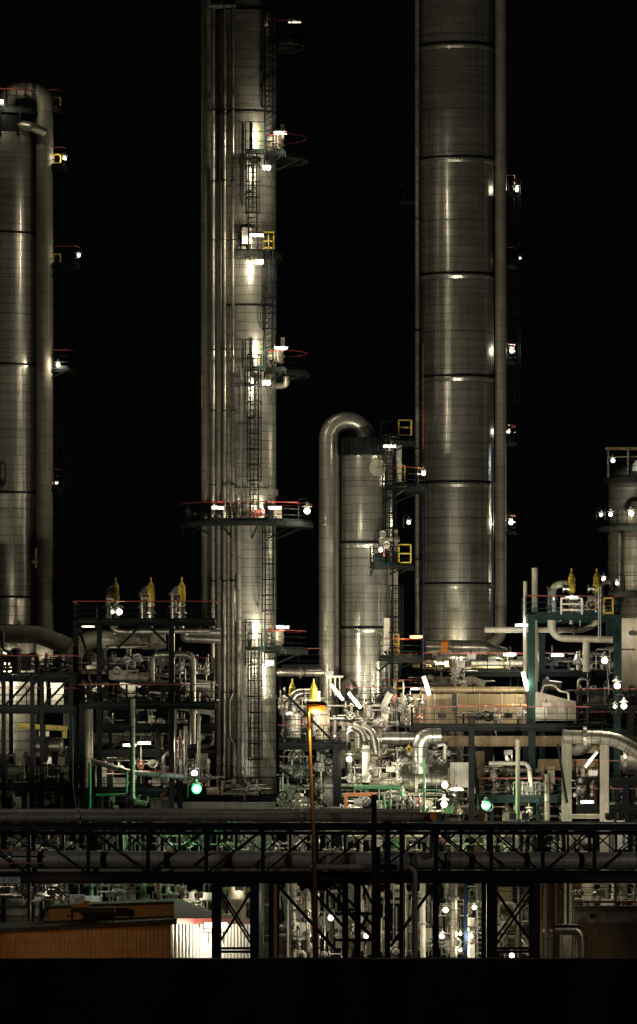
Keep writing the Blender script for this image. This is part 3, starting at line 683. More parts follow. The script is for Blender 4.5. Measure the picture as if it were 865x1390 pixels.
def manifold(label, x0, y0, x1, y1, D, seed, n=8, mats=('pipe_cladding', 'bare_steel', 'cream_paint', 'dull_pipe_cladding'), vn=4, box=2, rmax=3.2, name='pipe_manifold', vert=.6, deep=4.):
    """welded cluster of small process pipes with their valves and boxes"""
    rg = random.Random(seed); o = thing(name, label, 'pipework', (X((x0 + x1) / 2, D), D, Z(y1, D)))
    W = x1 - x0; H = y1 - y0
    for k in range(n):
        dd = D + rg.uniform(-deep / 2, deep / 2); mt = rg.choice(mats); rp = rg.choice([1, 1.2, 1.6, 2, 2.4, rmax]); r = M(rp, D)
        q = lambda px, py, e=0: (X(px, D), dd + e, Z(py, D))
        if rg.random() < vert:
            a = x0 + W * (k + rg.uniform(.1, .9)) / n; t = y0 + rg.uniform(0, .35) * H; b = y1 - rg.uniform(0, .12) * H
            u = rg.random()
            if u < .35: pts = [q(a, b), q(a, t)]
            elif u < .7: s_ = rg.choice((-1, 1)) * rg.uniform(.1, .35) * W; pts = [q(a, b), q(a, t), q(min(max(a + s_, x0), x1), t), q(min(max(a + s_, x0), x1), t + rg.uniform(.1, .5) * H)]
            else: pts = [q(a, b), q(a, t + .3 * H), q(a, t + .3 * H, -.8), q(a, t, -.8), q(a, t, 1.2)]
        else:
            h = y0 + H * rg.uniform(.05, .95); e = rg.choice((-1, 1)) * rg.uniform(.1, .3) * H
            a, b = x0 + rg.uniform(0, .3) * W, x1 - rg.uniform(0, .3) * W
            pts = [q(a, h), q(b, h), q(b, min(max(h + e, y0), y1))] if rg.random() < .7 else [q(x0, h), q(x1, h)]
        p = MB().tube(pts, r, 10, r * 2.6).build('pipe', mt, o)
        fm = MB()
        for i in range(rg.choice((1, 2, 2))):
            j = rg.randrange(len(pts) - 1); A, B = Vector(pts[j]), Vector(pts[j + 1])
            if (B - A).length > .8: flange(fm, A + (B - A) * rg.uniform(.3, .7), r, (B - A).normalized(), .04 + r * .12)
        if fm.v: fm.build('flange', 'bare_steel', p)
    for k in range(vn):
        c = (X(x0 + rg.random() * W, D), D - deep / 2 - rg.uniform(0, .4), Z(y0 + rg.uniform(.15, .95) * H, D))
        ax = rg.choice('XZ'); v = valve(o, c, rg.uniform(.07, .14), rg.choice(('bare_steel', 'cream_paint', 'bare_steel', 'white_paint')), rg.choice(('red_paint', 'bare_steel', 'bare_steel', 'galvanised', 'dark_steel', 'bare_steel', 'bare_steel', 'galvanised', 'dark_steel', 'dark_steel', 'dark_steel')), axis=ax)
        L = rg.uniform(.5, 1.4); u = Vector((1, 0, 0)) if ax == 'X' else Vector((0, 0, 1)); m = MB(); m.tube([Vector(c) - u * L, Vector(c) - u * .2], .05, 8); m.tube([Vector(c) + u * .2, Vector(c) + u * L, Vector(c) + u * L + Vector((0, 1.2, 0))], .05, 8, .15); m.build('branch_pipe', 'bare_steel', v)
    for k in range(box):
        w, h = rg.uniform(.3, .9), rg.uniform(.35, 1.1); c = Vector((X(x0 + rg.uniform(.1, .9) * W, D), D - deep / 2 + rg.uniform(0, 1.5), Z(y0 + rg.uniform(.3, .9) * H, D)))
        m = MB(); m.box(c, (w, .25, h)); m.box(c + Vector((0, -.135, h * .08)), (w * .8, .02, h * .7)); m.box(c + Vector((0, 0, h / 2 + .03)), (w * 1.12, .36, .05)); m.tube([c - Vector((0, 0, h / 2)), c - Vector((0, 0, h / 2 + .8))], .03, 6)
        m.build('junction_box', rg.choice(('cream_paint', 'white_paint', 'galvanised')), o)
    # light support angle that carries the cluster
    m = MB(); m.bar((X(x0, D), D + .4, Z(y1, D)), (X(x1, D), D + .4, Z(y1, D)), .14); m.bar((X(x0 + .1 * W, D), D + .4, Z(y1, D)), (X(x0 + .1 * W, D), D + .4, Z(y0 + .2 * H, D)), .12); m.bar((X(x1 - .12 * W, D), D + .4, Z(y1, D)), (X(x1 - .12 * W, D), D + .4, Z(y0 + .15 * H, D)), .12)
    m.build('support', 'dark_steel', o)
    return o
def drum(name, label, xa, xb, py, D, rpx, mat='column_cladding', cat='vessel', saddles=True, bands=0, head=.5, yb=None):
    """horizontal vessel with dished ends"""
    r = M(rpx, D); a, b = X(xa, D), X(xb, D); z = Z(py, D); hd = r * head
    o = thing(name, label, cat, ((a + b) / 2, D, z - r))
    pr = [(0.001, -hd)] + [(r * math.sin(PI / 2 * k / 6), -hd * math.cos(PI / 2 * k / 6)) for k in range(1, 7)] + [(r, b - a)] + [(r * math.cos(PI / 2 * k / 6), b - a + hd * math.sin(PI / 2 * k / 6)) for k in range(1, 7)]
    MB().lathe(pr, (a, D, z), 40, 'X').build('shell', mat, o)
    if saddles:
        for t in (.2, .8):
            m = MB(); m.box((a + (b - a) * t, D, z - r - .25), (.35, r * 1.7, .7)); m.build('saddle', 'dark_steel', o)
    for k in range(bands):
        m = MB(); m.torus((a + (b - a) * (k + .5) / bands, D, z), r + .01, .03, 'X', 32); m.build('band', 'bare_steel', o)
    return o
def relief_valve(label, px, py, D, first=[None], dim=False):
    """yellow spring relief valve on a grey neck; px,py is its tip"""
    g = 'yellow relief valves'
    if first[0] is None:
        t = thing('relief_valve', label, 'valve', (0, 0, 0), g)
        MB().lathe([(0, 0), (.045, -.03), (.05, -.28), (.11, -.34), (.13, -.40), (.13, -.46), (.20, -.56), (.21, -.72), (.21, -.95), (.25, -.98), (.25, -1.06), (.21, -1.08), (.23, -1.25), (.24, -1.42), (.15, -1.55), (0, -1.56)], (0, 0, 0), 18).build('bonnet', 'yellow_paint', t)
        m = MB(); m.lathe([(.12, -1.5), (.14, -1.75), (.24, -2.1), (.30, -2.12), (.30, -2.2), (.13, -2.22), (.13, -3.4)], (0, 0, 0), 16); m.build('inlet_neck', 'bare_steel', t)
        m = MB(); m.lathe([(.1, 0), (.26, .0), (.26, .09), (.14, .1), (.14, .3)], (-.24, 0, -1.25), 16, 'X', smooth=False); m.lathe([(.14, 0), (.14, .25), (.26, .25), (.26, .34), (0, .35)], (-.2, 0, -1.25), 16, (-1, 0, 0), smooth=False); m.build('outlet_flange', 'bare_steel', t)
        t.location = P(px, py, D); first[0] = t; return t
    return dup(first[0], P(px, py, D), label, g)

# ---- left: upper pipe deck with its relief valves
frame('pipe_deck', 'dark upper deck left of the middle towers carrying three dim relief valves', 99, 292, [842], 291, 9, cols=(103, 135, 233), braces=((106, 850, 124, 902), (160, 880, 192, 848), (200, 848, 228, 875)))
relief_valve('leftmost relief valve on the left upper deck, beside a bright lamp', 157, 784, 295)
relief_valve('middle one of the three relief valves on the left upper deck', 205, 783, 295)
relief_valve('rightmost of the three relief valves on the left upper deck', 247, 783, 295)
for px, t in ((157, 'leftmost'), (205, 'middle'), (247, 'rightmost')):
    run('vent_pipe', 'grey hooked vent pipe behind the %s relief valve of the left upper deck' % t, [(px - 11, 842), (px - 11, 802), (px - 1, 799), (px - 3, 808)], 296, 4.6, 'bare_steel', (.3, .6), bend=.4)
    run('inlet_pipe', 'short stubby inlet pipe under the %s relief valve of the left upper deck' % t, [(px, 848), (px, 812)], 295, 3.6, 'cream_paint', (.3, .75))
lamp('bulkhead', 162, 827, 292.6, 1100, label='bright lamp between two relief valves on the left upper deck')
lamp('bulkhead', 153, 829, 293.4, 90, label='small lamp left of the bright one on the left upper deck')
lamp('batten', 120, 850, 294, 120, label='tube lamp under the left end of the left upper deck')
run('large_pipe', 'thick dull pipe sweeping right from the foot of the left tower', [(-60, 861), (50, 861), (104, 881), (125, 900, -3)], 300, 12.5, 'dull_pipe_cladding', bend=3)
run('large_pipe', 'thick cream pipe rising and turning right below the left upper deck', [(99, 990), (99, 868), (225, 868)], 297, 12.5, 'cream_paint', bend=1.4, fl=())
drum('receiver_drum', 'capped end of a dull drum at the right of the thick cream pipe', 196, 216, 869, 297.4, 13, 'dull_pipe_cladding', saddles=False)
run('process_pipe', 'bright pipe with two bends just beneath the left upper deck', [(152, 846), (156, 856), (172, 857), (285, 856)], 293, 3.6, 'pipe_cladding', (.35, .6, .9))
run('process_pipe', 'pipe ending in a rounded elbow left of the middle left tower', [(300, 858), (252, 858), (250, 866), (300, 868)], 296, 6, 'pipe_cladding')
run('process_pipe', 'inverted U pipe standing left of the middle left tower', [(206, 925), (206, 888), (262, 888), (262, 1010)], 291.5, 4.2, 'pipe_cladding', (.2, .55, .8))
run('process_pipe', 'thin hooked pipe over valves below the left upper deck', [(142, 910), (142, 880), (150, 878), (180, 878)], 293, 2.4, 'bare_steel', (.5,))
run('process_pipe', 'second thin hooked pipe below the left upper deck, nearer the tower', [(176, 905), (176, 878), (200, 877)], 293.4, 2.2, 'bare_steel', (.5,))
run('process_pipe', 'short dark elbow pipe in front of the left tower foot', [(4, 856), (4, 882), (14, 886), (20, 900)], 296, 2.6, 'dull_pipe_cladding')
run('process_pipe', 'tall grey stub with a domed cap at the far left railing', [(23, 915), (23, 880)], 291, 6, 'galvanised', (.9,))
# bright vessels behind the left railings
drum('storage_drum', 'big brightly lit white drum behind the truss gantry at far left', -40, 150, 938, 306, 24, 'white_paint', yb=960)
drum('storage_drum', 'short cream drum end above the white drum, right of the gantry', 112, 138, 919, 298, 11, 'cream_paint', saddles=False)
drum('storage_drum', 'pale drum behind the second left railing, near the middle left tower', 165, 285, 930, 306, 17, 'white_paint', bands=3)
drum('storage_drum', 'narrow lit drum just above the big white drum at far left', -40, 95, 897, 309, 9, 'cream_paint', saddles=False)
m = MB(); m.bar((X(148, 293), 293, Z(915, 293)), (X(290, 293), 293, Z(944, 293)), .3, .62); o = m.build('cable_duct', 'cream_paint'); tag(o, 'broad slanting cream duct left of the middle left tower', 'duct')
m = MB(); m.bar((X(184, 292), 292, Z(950, 292)), (X(288, 292), 292, Z(968, 292)), .25, .28); o = m.build('cable_duct', 'cream_paint'); tag(o, 'narrow slanting duct below the broad cream one', 'duct')
m = MB(); m.bar((X(148, 293.6), 293.6, Z(910, 293.6)), (X(290, 293.6), 293.6, Z(926, 293.6)), .14, .12); o = m.build('cable_duct', 'galvanised'); tag(o, 'thin slanting tray above the broad cream duct', 'duct')
# ---- far left truss gantry
G = frame('truss_gantry', 'dark gantry with diagonal bracing in front of the white drum at far left', -30, 102, [916, 960], 288, 7, cols=(5, 44, 57, 97), braces=((-25, 955, 0, 920), (8, 957, 42, 920), (22, 957, 54, 920), (60, 957, 95, 920), (75, 957, 103, 926)), cw=.24)
frame('deck', 'long dark deck with red rails between gantry and middle left tower', 102, 292, [955], 289.5, 8, cols=(111, 180), cw=.24)
frame('deck', 'upper left catwalk with red rail running past the hooked pipes', 60, 290, [918], 296, 5, cols=(150, 240), cw=.2)
frame('deck', 'low deck at far left among cabinets and small vessels', -30, 104, [1066], 291, 8, cols=(-5, 33, 95), rail='dark_steel')
frame('deck', 'low deck left of the green lamp among pipes', 104, 240, [1072], 291, 8, cols=(118, 124, 196), rail='red_paint')
frame('deck', 'middle left deck crowded with pipes beside the inverted U pipe', 104, 292, [1020, 985], 294, 8, cols=(105, 215, 245), rail='dark_steel')
# crane beam
o = thing('hoist_beam', 'yellow hoist beam in the dark under the left gantry', 'beam', (X(60, 290), 290, Z(1000, 290)))
m = MB(); m.ibar((X(24, 290), 290, Z(985, 290)), (X(90, 290), 290, Z(989, 290)), .2, .3); m.build('rail', 'yellow_paint', o)
m = MB(); m.bar((X(88, 290), 290, Z(985, 290)), (X(88, 290), 290, Z(1002, 290)), .28, .2); m.build('end_post', 'yellow_paint', o)
m = MB(); m.tube([(X(60, 290), 290, Z(990, 290)), (X(60, 290), 290, Z(1003, 290))], .05, 8); m.box((X(60, 290), 290, Z(996, 290)), (.6, .3, .3)); m.build('hoist', 'bare_steel', o)
drum('buffer_vessel', 'dim rounded vessel under the yellow hoist beam', 46, 82, 1012, 294, 11, 'bare_steel')
drum('buffer_vessel', 'dim vessel low behind the left gantry columns', 108, 160, 1003, 298, 8, 'cream_paint')
for i, (x, y, w, h, t) in enumerate(((20, 1051, 20, 20, 'leftmost pale cabinet on the low far left deck'), (56, 1051, 9, 21, 'tall narrow cabinet on the low far left deck'), (26, 1025, 11, 14, 'small cabinet above the pale one at far left'), (138, 1046, 14, 20, 'pale cabinet behind the low deck right of the big column'), (89, 1050, 7, 18, 'slim cabinet at the right end of the low far left deck'))):
    o = thing('control_cabinet', t, 'cabinet', (X(x, 293), 293, Z(y + h / 2, 293)), 'pale cabinets on the left decks')
    m = MB(); m.box((X(x, 293), 293, Z(y, 293)), (M(w, 293), .5, M(h, 293))); m.build('cabinet_body', 'cream_paint', o)
    m = MB(); m.box((X(x, 293), 292.73, Z(y, 293)), (M(w, 293) - .12, .03, M(h, 293) - .14)); m.bar((X(x + w * .3, 293), 292.70, Z(y - 1, 293)), (X(x + w * .3, 293), 292.70, Z(y + 2, 293)), .04); m.build('cabinet_door', 'white_paint', o)
# vertical pipes at left
run('process_pipe', 'tall pipe with a foot elbow glowing green, left of the green lamp', [(180, 948), (180, 1088), (200, 1091)], 288.6, 3.6, 'worn_cladding', (.55, .9))
run('process_pipe', 'thin green pipe beside the dark columns at left', [(172, 1045), (172, 1078), (130, 1079)], 289, 1.4, 'green_paint')
run('drain_pipe', 'slim teal downpipe along the dark column at left', [(98, 970), (98, 1065), (103, 1100)], 287.8, 2, 'teal_steel', bend=.5)
run('drain_pipe', 'second teal downpipe right of the dark column at left', [(122, 1035), (122, 1100)], 288, 2, 'green_paint')
run('process_pipe', 'gently falling pipe low in the left middle, ending near the green lamp', [(125, 1033), (180, 1049), (262, 1055)], 290, 3.6, 'worn_cladding', (.3, .7))
run('process_pipe', 'thick brown standpipe behind the left dark column', [(118, 960), (118, 1100)], 292, 6, 'dull_pipe_cladding')
run('process_pipe', 'paler standpipe beside the thick brown one at left', [(124, 960), (124, 1030)], 292, 2.6, 'worn_cladding')
for x, y0, y1, rp, t in ((233, 842, 1010, 4.5, 'straight grey column pipe left of the inverted U pipe'), (252, 985, 1060, 3, 'pair pipe nearest the green lamp'), (246, 990, 1060, 2.6, 'left pipe of the pair above the green lamp'), (238, 960, 1055, 2, 'thin pipe left of the pair above the green lamp'),
                         (270, 940, 1060, 2.2, 'slim lit pipe close to the left side of the middle left tower')):
    run('process_pipe', t, [(x, y0), (x, y1)], 292 if x != 233 else 294, rp, 'pipe_cladding', (.3, .7))
run('hydrant_pipe', 'short red fire standpipe above the green lamp', [(244, 1000), (244, 1030)], 290.6, 2.6, 'red_paint', (.2, .6, .9))
lamp('batten', 176, 1012, 290.5, 420, label='lit tube lamp in the left pipework behind the slim tall pipe')
lamp('batten', 196, 1009, 291.5, 300, label='second tube lamp just right of the lit one in the left pipework')
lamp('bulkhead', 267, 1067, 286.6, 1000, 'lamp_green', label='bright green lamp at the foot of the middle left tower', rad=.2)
lamp('bulkhead', 264, 1046, 288.4, 700, 'lamp_cool', label='white lamp directly above the bright green lamp')
for px, py, dd, w, t in ((20, 903, 301, 500, 'added lamp under the red rail at the far left, above the white drum'), (55, 918, 300.5, 1800, 'added lamp hidden in the truss gantry that floods the white drum'), (8, 918, 300.5, 1500, 'added lamp behind the left end of the truss gantry'), (100, 918, 300.5, 1800, 'added lamp behind the right column of the truss gantry'), (118, 940, 298, 1400, 'added lamp between the gantry and the long dark deck'),
                         (205, 900, 299, 1400, 'added lamp behind the inverted U pipe'), (250, 912, 299, 420, 'added lamp among valves close to the middle left tower'), (190, 962, 294, 200, 'added lamp under the long dark deck'),
                         (150, 1040, 295, 120, 'added lamp behind the gently falling pipe'), (60, 1030, 294, 70, 'added dim lamp over the far left cabinets'), (222, 1044, 294, 260, 'added lamp left of the pipe pair above the green lamp'), (10, 1078, 289, 20, 'added weak lamp under the low far left deck')):
    lamp('added_canopy', px, py, dd, w, label=t)  # added hooded lamps, out of sight, brightening the left decks
# ---- clutter, left
for a in (('small valves and pipes on the catwalk left of the inverted U pipe', 140, 885, 205, 918, 295, 1, 8), ('small valves and pipes on the catwalk beside the middle left tower', 210, 885, 285, 918, 297, 2, 9),
          ('tangle of pipes under the broad slanting duct', 185, 930, 285, 958, 295, 3, 10), ('pipes and valves behind the dark deck railing at left', 112, 925, 180, 955, 297, 4, 7),
          ('dark pipework below the long dark deck', 120, 965, 290, 1018, 298, 5, 14), ('lit pipework behind the lit tube lamp at left', 185, 1020, 285, 1068, 295, 6, 14),
          ('dim pipes on the low deck under the yellow hoist', 0, 1020, 45, 1064, 295, 7, 8), ('dim pipes between the far left cabinets', 45, 1015, 100, 1064, 296, 8, 9), ('pipes behind the low deck right of the thick brown standpipe', 125, 1025, 185, 1070, 296, 9, 9),
          ('dark pipes just above the bridge at far left', 0, 1072, 110, 1102, 294, 10, 8), ('pipes just above the bridge below the green lamp', 110, 1075, 235, 1106, 294, 11, 10),
          ('pipes standing on the far left gantry', 0, 885, 95, 914, 294, 12, 8)):
    manifold(*a, vn=6 if a[3] - a[1] > 60 else 4)
# ---- around the foot of the middle left tower
m = MB(); m.box((X(302, 296), 296, Z(1095, 296)), (M(145, 296), 4, M(12, 296))); o = m.build('foundation_slab', 'concrete'); tag(o, 'dim concrete slab under the foot of the middle left tower', 'foundation')
drum('pump_housing', 'short pale lit drum on the deck right of the green lamp', 282, 300, 1074, 296.4, 5.5, 'cream_paint', saddles=False)
manifold('small fittings in front of the foot of the middle left tower', 300, 1058, 350, 1082, 296.3, 13, 7, deep=.8)
manifold('lit pipework right of the foot of the middle left tower', 376, 1075, 402, 1106, 294, 14, 8, rmax=2)

# ---- centre: behind and right of the middle left tower
run('header_pipe', 'bright horizontal header pipe behind the street lamp height, right of the middle left tower', [(376, 913), (440, 913)], 300, 5.5, 'column_cladding', (.5,))
frame('deck', 'red railed catwalk right of the middle left tower, above two relief valves', 376, 436, [905], 303, 4, cols=(380, 430), cw=.16)
relief_valve('left one of the two bright relief valves beside the street lamp', 397, 921, 296)
relief_valve('right one of the two bright relief valves beside the street lamp', 426, 921, 294)
run('vent_pipe', 'pale curved pipe bending over from the left bright relief valve', [(425, 940), (398, 941), (397, 965), (397, 1010)], 295, 6.2, 'column_cladding', (.9,), bend=.55)
def upright(label, px, ya, yb, D, rpx, mat='column_cladding'):
    r = M(rpx, D); za, zb = Z(ya, D), Z(yb, D); o = thing('upright_vessel', label, 'vessel', (X(px, D), D, zb))
    pr = [(.01, -r * .4), (r * .6, -r * .3), (r, 0), (r, za - zb - r * .4), (r * .6, za - zb - r * .1), (.01, za - zb)]
    MB().lathe(pr, (X(px, D), D, zb), 28).build('shell', mat, o)
    m = MB(); m.lathe([(.12, -1.6), (.12, -r * .3)], (X(px, D), D, zb), 10); flange(m, (X(px, D), D, zb - .6), .12); m.build('outlet_pipe', 'bare_steel', o)
    m = MB(); m.torus((X(px, D), D, zb + .25), r + .01, .04); m.torus((X(px, D), D, za - .35), r + .01, .04); m.build('band', 'bare_steel', o)
    return o
upright('pale upright vessel left of the street lamp', 397, 965, 1002, 294.6, 12)
upright('second upright vessel just right of the street lamp head', 436, 962, 1003, 296, 10, 'cream_paint')
run('process_pipe', 'white vertical pipe rising behind the street lamp head', [(431, 990), (431, 938)], 295.6, 4.2, 'white_paint', (.5,))
run('process_pipe', 'pale elbow right of the second upright vessel', [(470, 1008), (470, 990), (487, 990), (487, 1015)], 294, 6, 'column_cladding', bend=.6)
run('process_pipe', 'curved pipe left of the wide horizontal header', [(478, 985), (492, 992), (497, 1020)], 292.4, 5.2, 'pipe_cladding', bend=1)
run('process_pipe', 'second curved pipe left of the wide horizontal header', [(490, 985), (505, 992), (511, 1022)], 292.8, 5.0, 'pipe_cladding', bend=1)
run('process_pipe', 'bright white vertical pipe below the two slanted tubes', [(497, 1012), (497, 1062)], 291, 5.4, 'white_paint', (.15, .85))
run('process_pipe', 'slanting white pipe with a black cap by the safety gate', [(531, 938), (522, 956), (522, 1018)], 296, 4.6, 'white_paint', (.6,), bend=.7)
m = MB(); m.lathe([(0, 0), (.26, .02), (.3, .15), (.26, .3), (0, .35)], P(530, 940, 296), 18, (.5, -.2, .8)); o = m.build('rubber_plug', 'black_rubber'); tag(o, 'black rubber cap on top of the slanting white pipe', 'cap')
run('header_pipe', 'wide horizontal pipe from the middle to the large round elbow', [(505, 1002), (582, 1002)], 295, 8.6, 'column_cladding', (.15, .8))
run('header_pipe', 'large round elbow pipe turning down beside the wide header', [(600, 999), (577, 999), (571, 1010), (571, 1050)], 292, 11.5, 'column_cladding', (.85,), bend=.9)
drum('heat_exchanger', 'large bright horizontal vessel right of the green pipe, centre low', 540, 607, 1059, 296, 27, 'column_cladding', head=.35)
drum('heat_exchanger', 'ribbed exchanger end with a pale flange left of the large vessel', 502, 562, 1065, 292, 9, 'worn_cladding', bands=6, head=.15)
drum('heat_exchanger', 'dim ribbed exchanger behind the lamp pole', 428, 456, 1062, 294, 14, 'worn_cladding', bands=4, head=.2)
for px in (545, 556): 
    pass
m = MB(); flange(m, (X(565, 292), 292, Z(1065, 292)), M(8, 292), 'X', .08); o = m.build('blind_flange', 'white_paint'); tag(o, 'pale blind flange at the right end of the ribbed exchanger', 'flange')
run('process_pipe', 'green horizontal pipe low in the centre', [(480, 1068), (545, 1069), (545, 1080)], 289, 2.8, 'green_paint', (.9,))
run('process_pipe', 'tall thin green pipe in front of the large horizontal vessel', [(576, 1030), (576, 1106)], 288, 1.6, 'green_paint')
run('process_pipe', 'thin green pipe leaning low left of the large vessel', [(520, 1078), (524, 1106)], 288.4, 1.8, 'green_paint')
run('process_pipe', 'second thin green upright between the orange beam and the vessel', [(530, 1070), (530, 1106)], 288.6, 1.4, 'green_paint')
m = MB(); m.bar((X(467, 288), 288, Z(1079, 288)), (X(511, 288), 288, Z(1078, 288)), .25, .22); m.bar((X(470, 288), 288, Z(1079, 288)), (X(470, 288), 288, Z(1110, 288)), .22); m.bar((X(508, 288), 288, Z(1079, 288)), (X(508, 288), 288, Z(1110, 288)), .22); o = m.build('goal_frame', 'orange_paint'); tag(o, 'orange topped steel frame just above the bridge in the centre', 'frame')
frame('deck', 'dark deck with slanted stair braces right of the middle left tower', 378, 470, [1010], 291, 6, cols=(458,), cw=.5, rail='red_paint', braces=((378, 932, 452, 1006), (380, 1042, 450, 1100)))
frame('deck', 'low central deck among green pipes', 470, 600, [1098], 292, 7, cols=(480, 540, 596), rail='green_paint', cw=.2)
frame('deck', 'central deck behind the wide header pipe', 470, 602, [1030, 958], 300, 6, cols=(474, 540, 600), cw=.2)
m = MB(); m.bar((X(551, 294), 294, Z(1017, 294)), (X(560, 294), 294, Z(1017, 294)), .12); m.bar((X(555.5, 294), 294, Z(1011, 294)), (X(555.5, 294), 294, Z(1022, 294)), .12); m.torus((X(555.5, 294), 293.9, Z(1016.5, 294)), .14, .04, 'Y'); o = m.build('valve_handle', 'yellow_paint'); tag(o, 'small yellow cross shaped handle under the wide header pipe', 'handle')
lamp('slant', 457, 940, 292.5, 2200, label='left one of two slanted lit tubes in front of the shorter bright column')
lamp('slant', 481, 951, 292.5, 1600, label='right one of two slanted lit tubes in front of the shorter bright column')
for px, py, dd, w, t in ((474, 1027, 290.5, 500, 'lamp under the dark central deck'), (604, 1062, 289.5, 1200, 'upper of two glaring lamps at the right end of the large horizontal vessel'), (603, 1088, 289.5, 600, 'lower of two glaring lamps at the right end of the large horizontal vessel'),
                         (440, 1020, 297, 300, 'added lamp behind the dark deck with slanted braces'), (408, 985, 298, 400, 'added lamp behind the pale upright vessel'), (512, 975, 298, 500, 'added lamp at the foot of the shorter bright column'),
                         (548, 985, 298, 400, 'added lamp above the wide horizontal header'), (530, 1045, 290.5, 260, 'added lamp over the ribbed exchanger'), (486, 1088, 290, 300, 'added lamp inside the orange topped frame'), (415, 1088, 291, 260, 'added lamp right of the lamp pole just above the bridge'), (560, 1090, 290, 200, 'added lamp under the large horizontal vessel'),
                         (447, 915, 300, 300, 'added lamp behind the hooked pipe foot')):
    lamp('bulkhead' if t.startswith(('lamp under the dark', 'upper of', 'lower of')) else 'added_canopy', px, py, dd, w, label=t)  # the hooded ones are added light among the central pipes
for a in (('pipes crowding behind the pale upright vessel', 378, 940, 440, 1004, 299, 20, 11), ('valves around the foot of the shorter bright column', 440, 955, 530, 1005, 298, 21, 14), ('dense valves below the dark central deck', 380, 1016, 452, 1060, 296, 22, 12),
          ('dense valves above the bridge right of the lamp pole', 428, 1062, 500, 1105, 293, 23, 14), ('bright small pipes under the curved pipes', 462, 1018, 545, 1062, 294, 24, 15), ('bright fittings between ribbed exchanger and bridge', 505, 1074, 602, 1105, 292, 25, 16),
          ('fittings above the large horizontal vessel', 540, 1008, 606, 1035, 297, 26, 8), ('valves left of the lamp pole above the bridge', 380, 1062, 425, 1106, 293, 27, 10), ('small pipes beside the safety gate of the shorter column', 530, 940, 580, 985, 299, 28, 8),
          ('pipework behind the lower part of the big tower platform', 575, 895, 640, 935, 306, 29, 9)):
    manifold(*a, vn=8, box=3, mats=('pipe_cladding', 'bare_steel', 'white_paint', 'cream_paint'))

# ---- right of centre: decks in front of the big tower
frame('deck', 'upper right deck with a long red handrail in front of the big tower foot', 572, 842, [911], 305, 6, cols=(640, 726, 800), cw=.3, steel='dark_steel')
run('header_pipe', 'clad horizontal pipe with a yellow band at the foot of the big tower', [(578, 877, 1), (655, 878, 1), (685, 888)], 309, 9, 'column_cladding', bands=((.22, 'orange_paint'),), bend=1.2)
run('header_pipe', 'yellowish horizontal pipe behind the long red handrail', [(560, 902), (700, 903)], 309, 5.5, 'duct_cladding', (.4,))
run('header_pipe', 'lit horizontal pipe under the yellowish one, right part', [(640, 901), (730, 901)], 306, 4, 'white_paint', (.5,))
drum('heat_exchanger', 'rusty cream horizontal vessel behind the lower red rails, upper one', 572, 716, 936, 298, 4, 'duct_cladding', bands=5, saddles=False)
for y, x0, x1, t, h in ((963, 560, 712, 'long boxy yellowish duct with rust streaks behind the double red rails', 42),):
    o = thing('insulated_duct', t, 'duct', (X((x0 + x1) / 2, 298), 298, Z(y + h / 2, 298)))
    m = MB(); m.box((X((x0 + x1) / 2, 298), 298 + (1.2 if h > 20 else .6), Z(y, 298)), (M(x1 - x0, 298), 2.2, M(h, 298))); m.build('duct_body', 'duct_cladding', o)
    for k in range(1, 5):
        m = MB(); xx = X(x0 + (x1 - x0) * k / 5, 298); m.box((xx, 298 + (1.2 if h > 20 else .6), Z(y, 298)), (.06, 2.26, M(h, 298) + .06)); m.build('joint_strip', 'cream_paint', o)
m = MB(); m.bar((X(617, 295.6), 295.6, Z(940, 295.6)), (X(617, 295.6), 295.6, Z(965, 295.6)), .3, .1); m.bar((X(617, 295.6), 295.6, Z(965, 295.6)), (X(620, 295.6), 295.6, Z(983, 295.6)), .16, .1); o = m.build('strap', 'black_rubber'); tag(o, 'black strap hanging over the boxy yellowish duct', 'strap')
run('process_pipe', 'thin orange brown pipe along the boxy yellowish duct', [(622, 958), (715, 958)], 295.8, 1.8, 'rusty_steel', (.2, .5, .8))
run('process_pipe', 'short curved pipe with a flange above the boxy duct', [(630, 938), (630, 925), (640, 922), (658, 930)], 300, 5, 'dull_pipe_cladding', (.3,))
o = thing('converter_hood', 'white lit hood with a sloping top right of the boxy yellowish duct', 'hood', (X(750, 298), 299, Z(975, 298)))
m = MB(); pts = [(718, 978), (718, 939), (735, 940), (772, 950), (782, 952), (782, 978)]
vs = [(X(a, 298), q, Z(b, 298)) for q in (298, 301) for a, b in pts]; n_ = len(pts)
m._add(vs, [tuple(range(n_))[::-1], tuple(range(n_, 2 * n_))] + [(i, (i + 1) % n_, (i + 1) % n_ + n_, i + n_) for i in range(n_)]); m.build('hood_body', 'cream_paint', o)
m = MB(); m.box((X(732, 297.9), 297.93, Z(966, 298)), (M(22, 298), .06, M(16, 298))); m.build('access_panel', 'galvanised', o); m = MB(); m.box((X(762, 297.9), 297.93, Z(962, 298)), (M(10, 298), .06, M(20, 298))); m.build('access_panel', 'galvanised', o)
run('process_pipe', 'looping small pipe above the sloping white hood', [(735, 940), (738, 930), (752, 930), (760, 938), (772, 940), (772, 950)], 296, 1.6, 'bare_steel')
run('process_pipe', 'thick brown stub pipe above the white hood', [(737, 929), (762, 932)], 302, 7, 'duct_cladding', (.2,))
frame('deck', 'lower right deck with red rails in front of the boxy duct and white hood', 560, 800, [985], 292, 9, cols=(640,), cw=.34, steel='dark_steel')
frame('deck', 'right edge deck with red rail beside the thick grey pipe', 790, 900, [992, 960], 296, 6, cols=(838, 856), cw=.4, rail='red_paint')
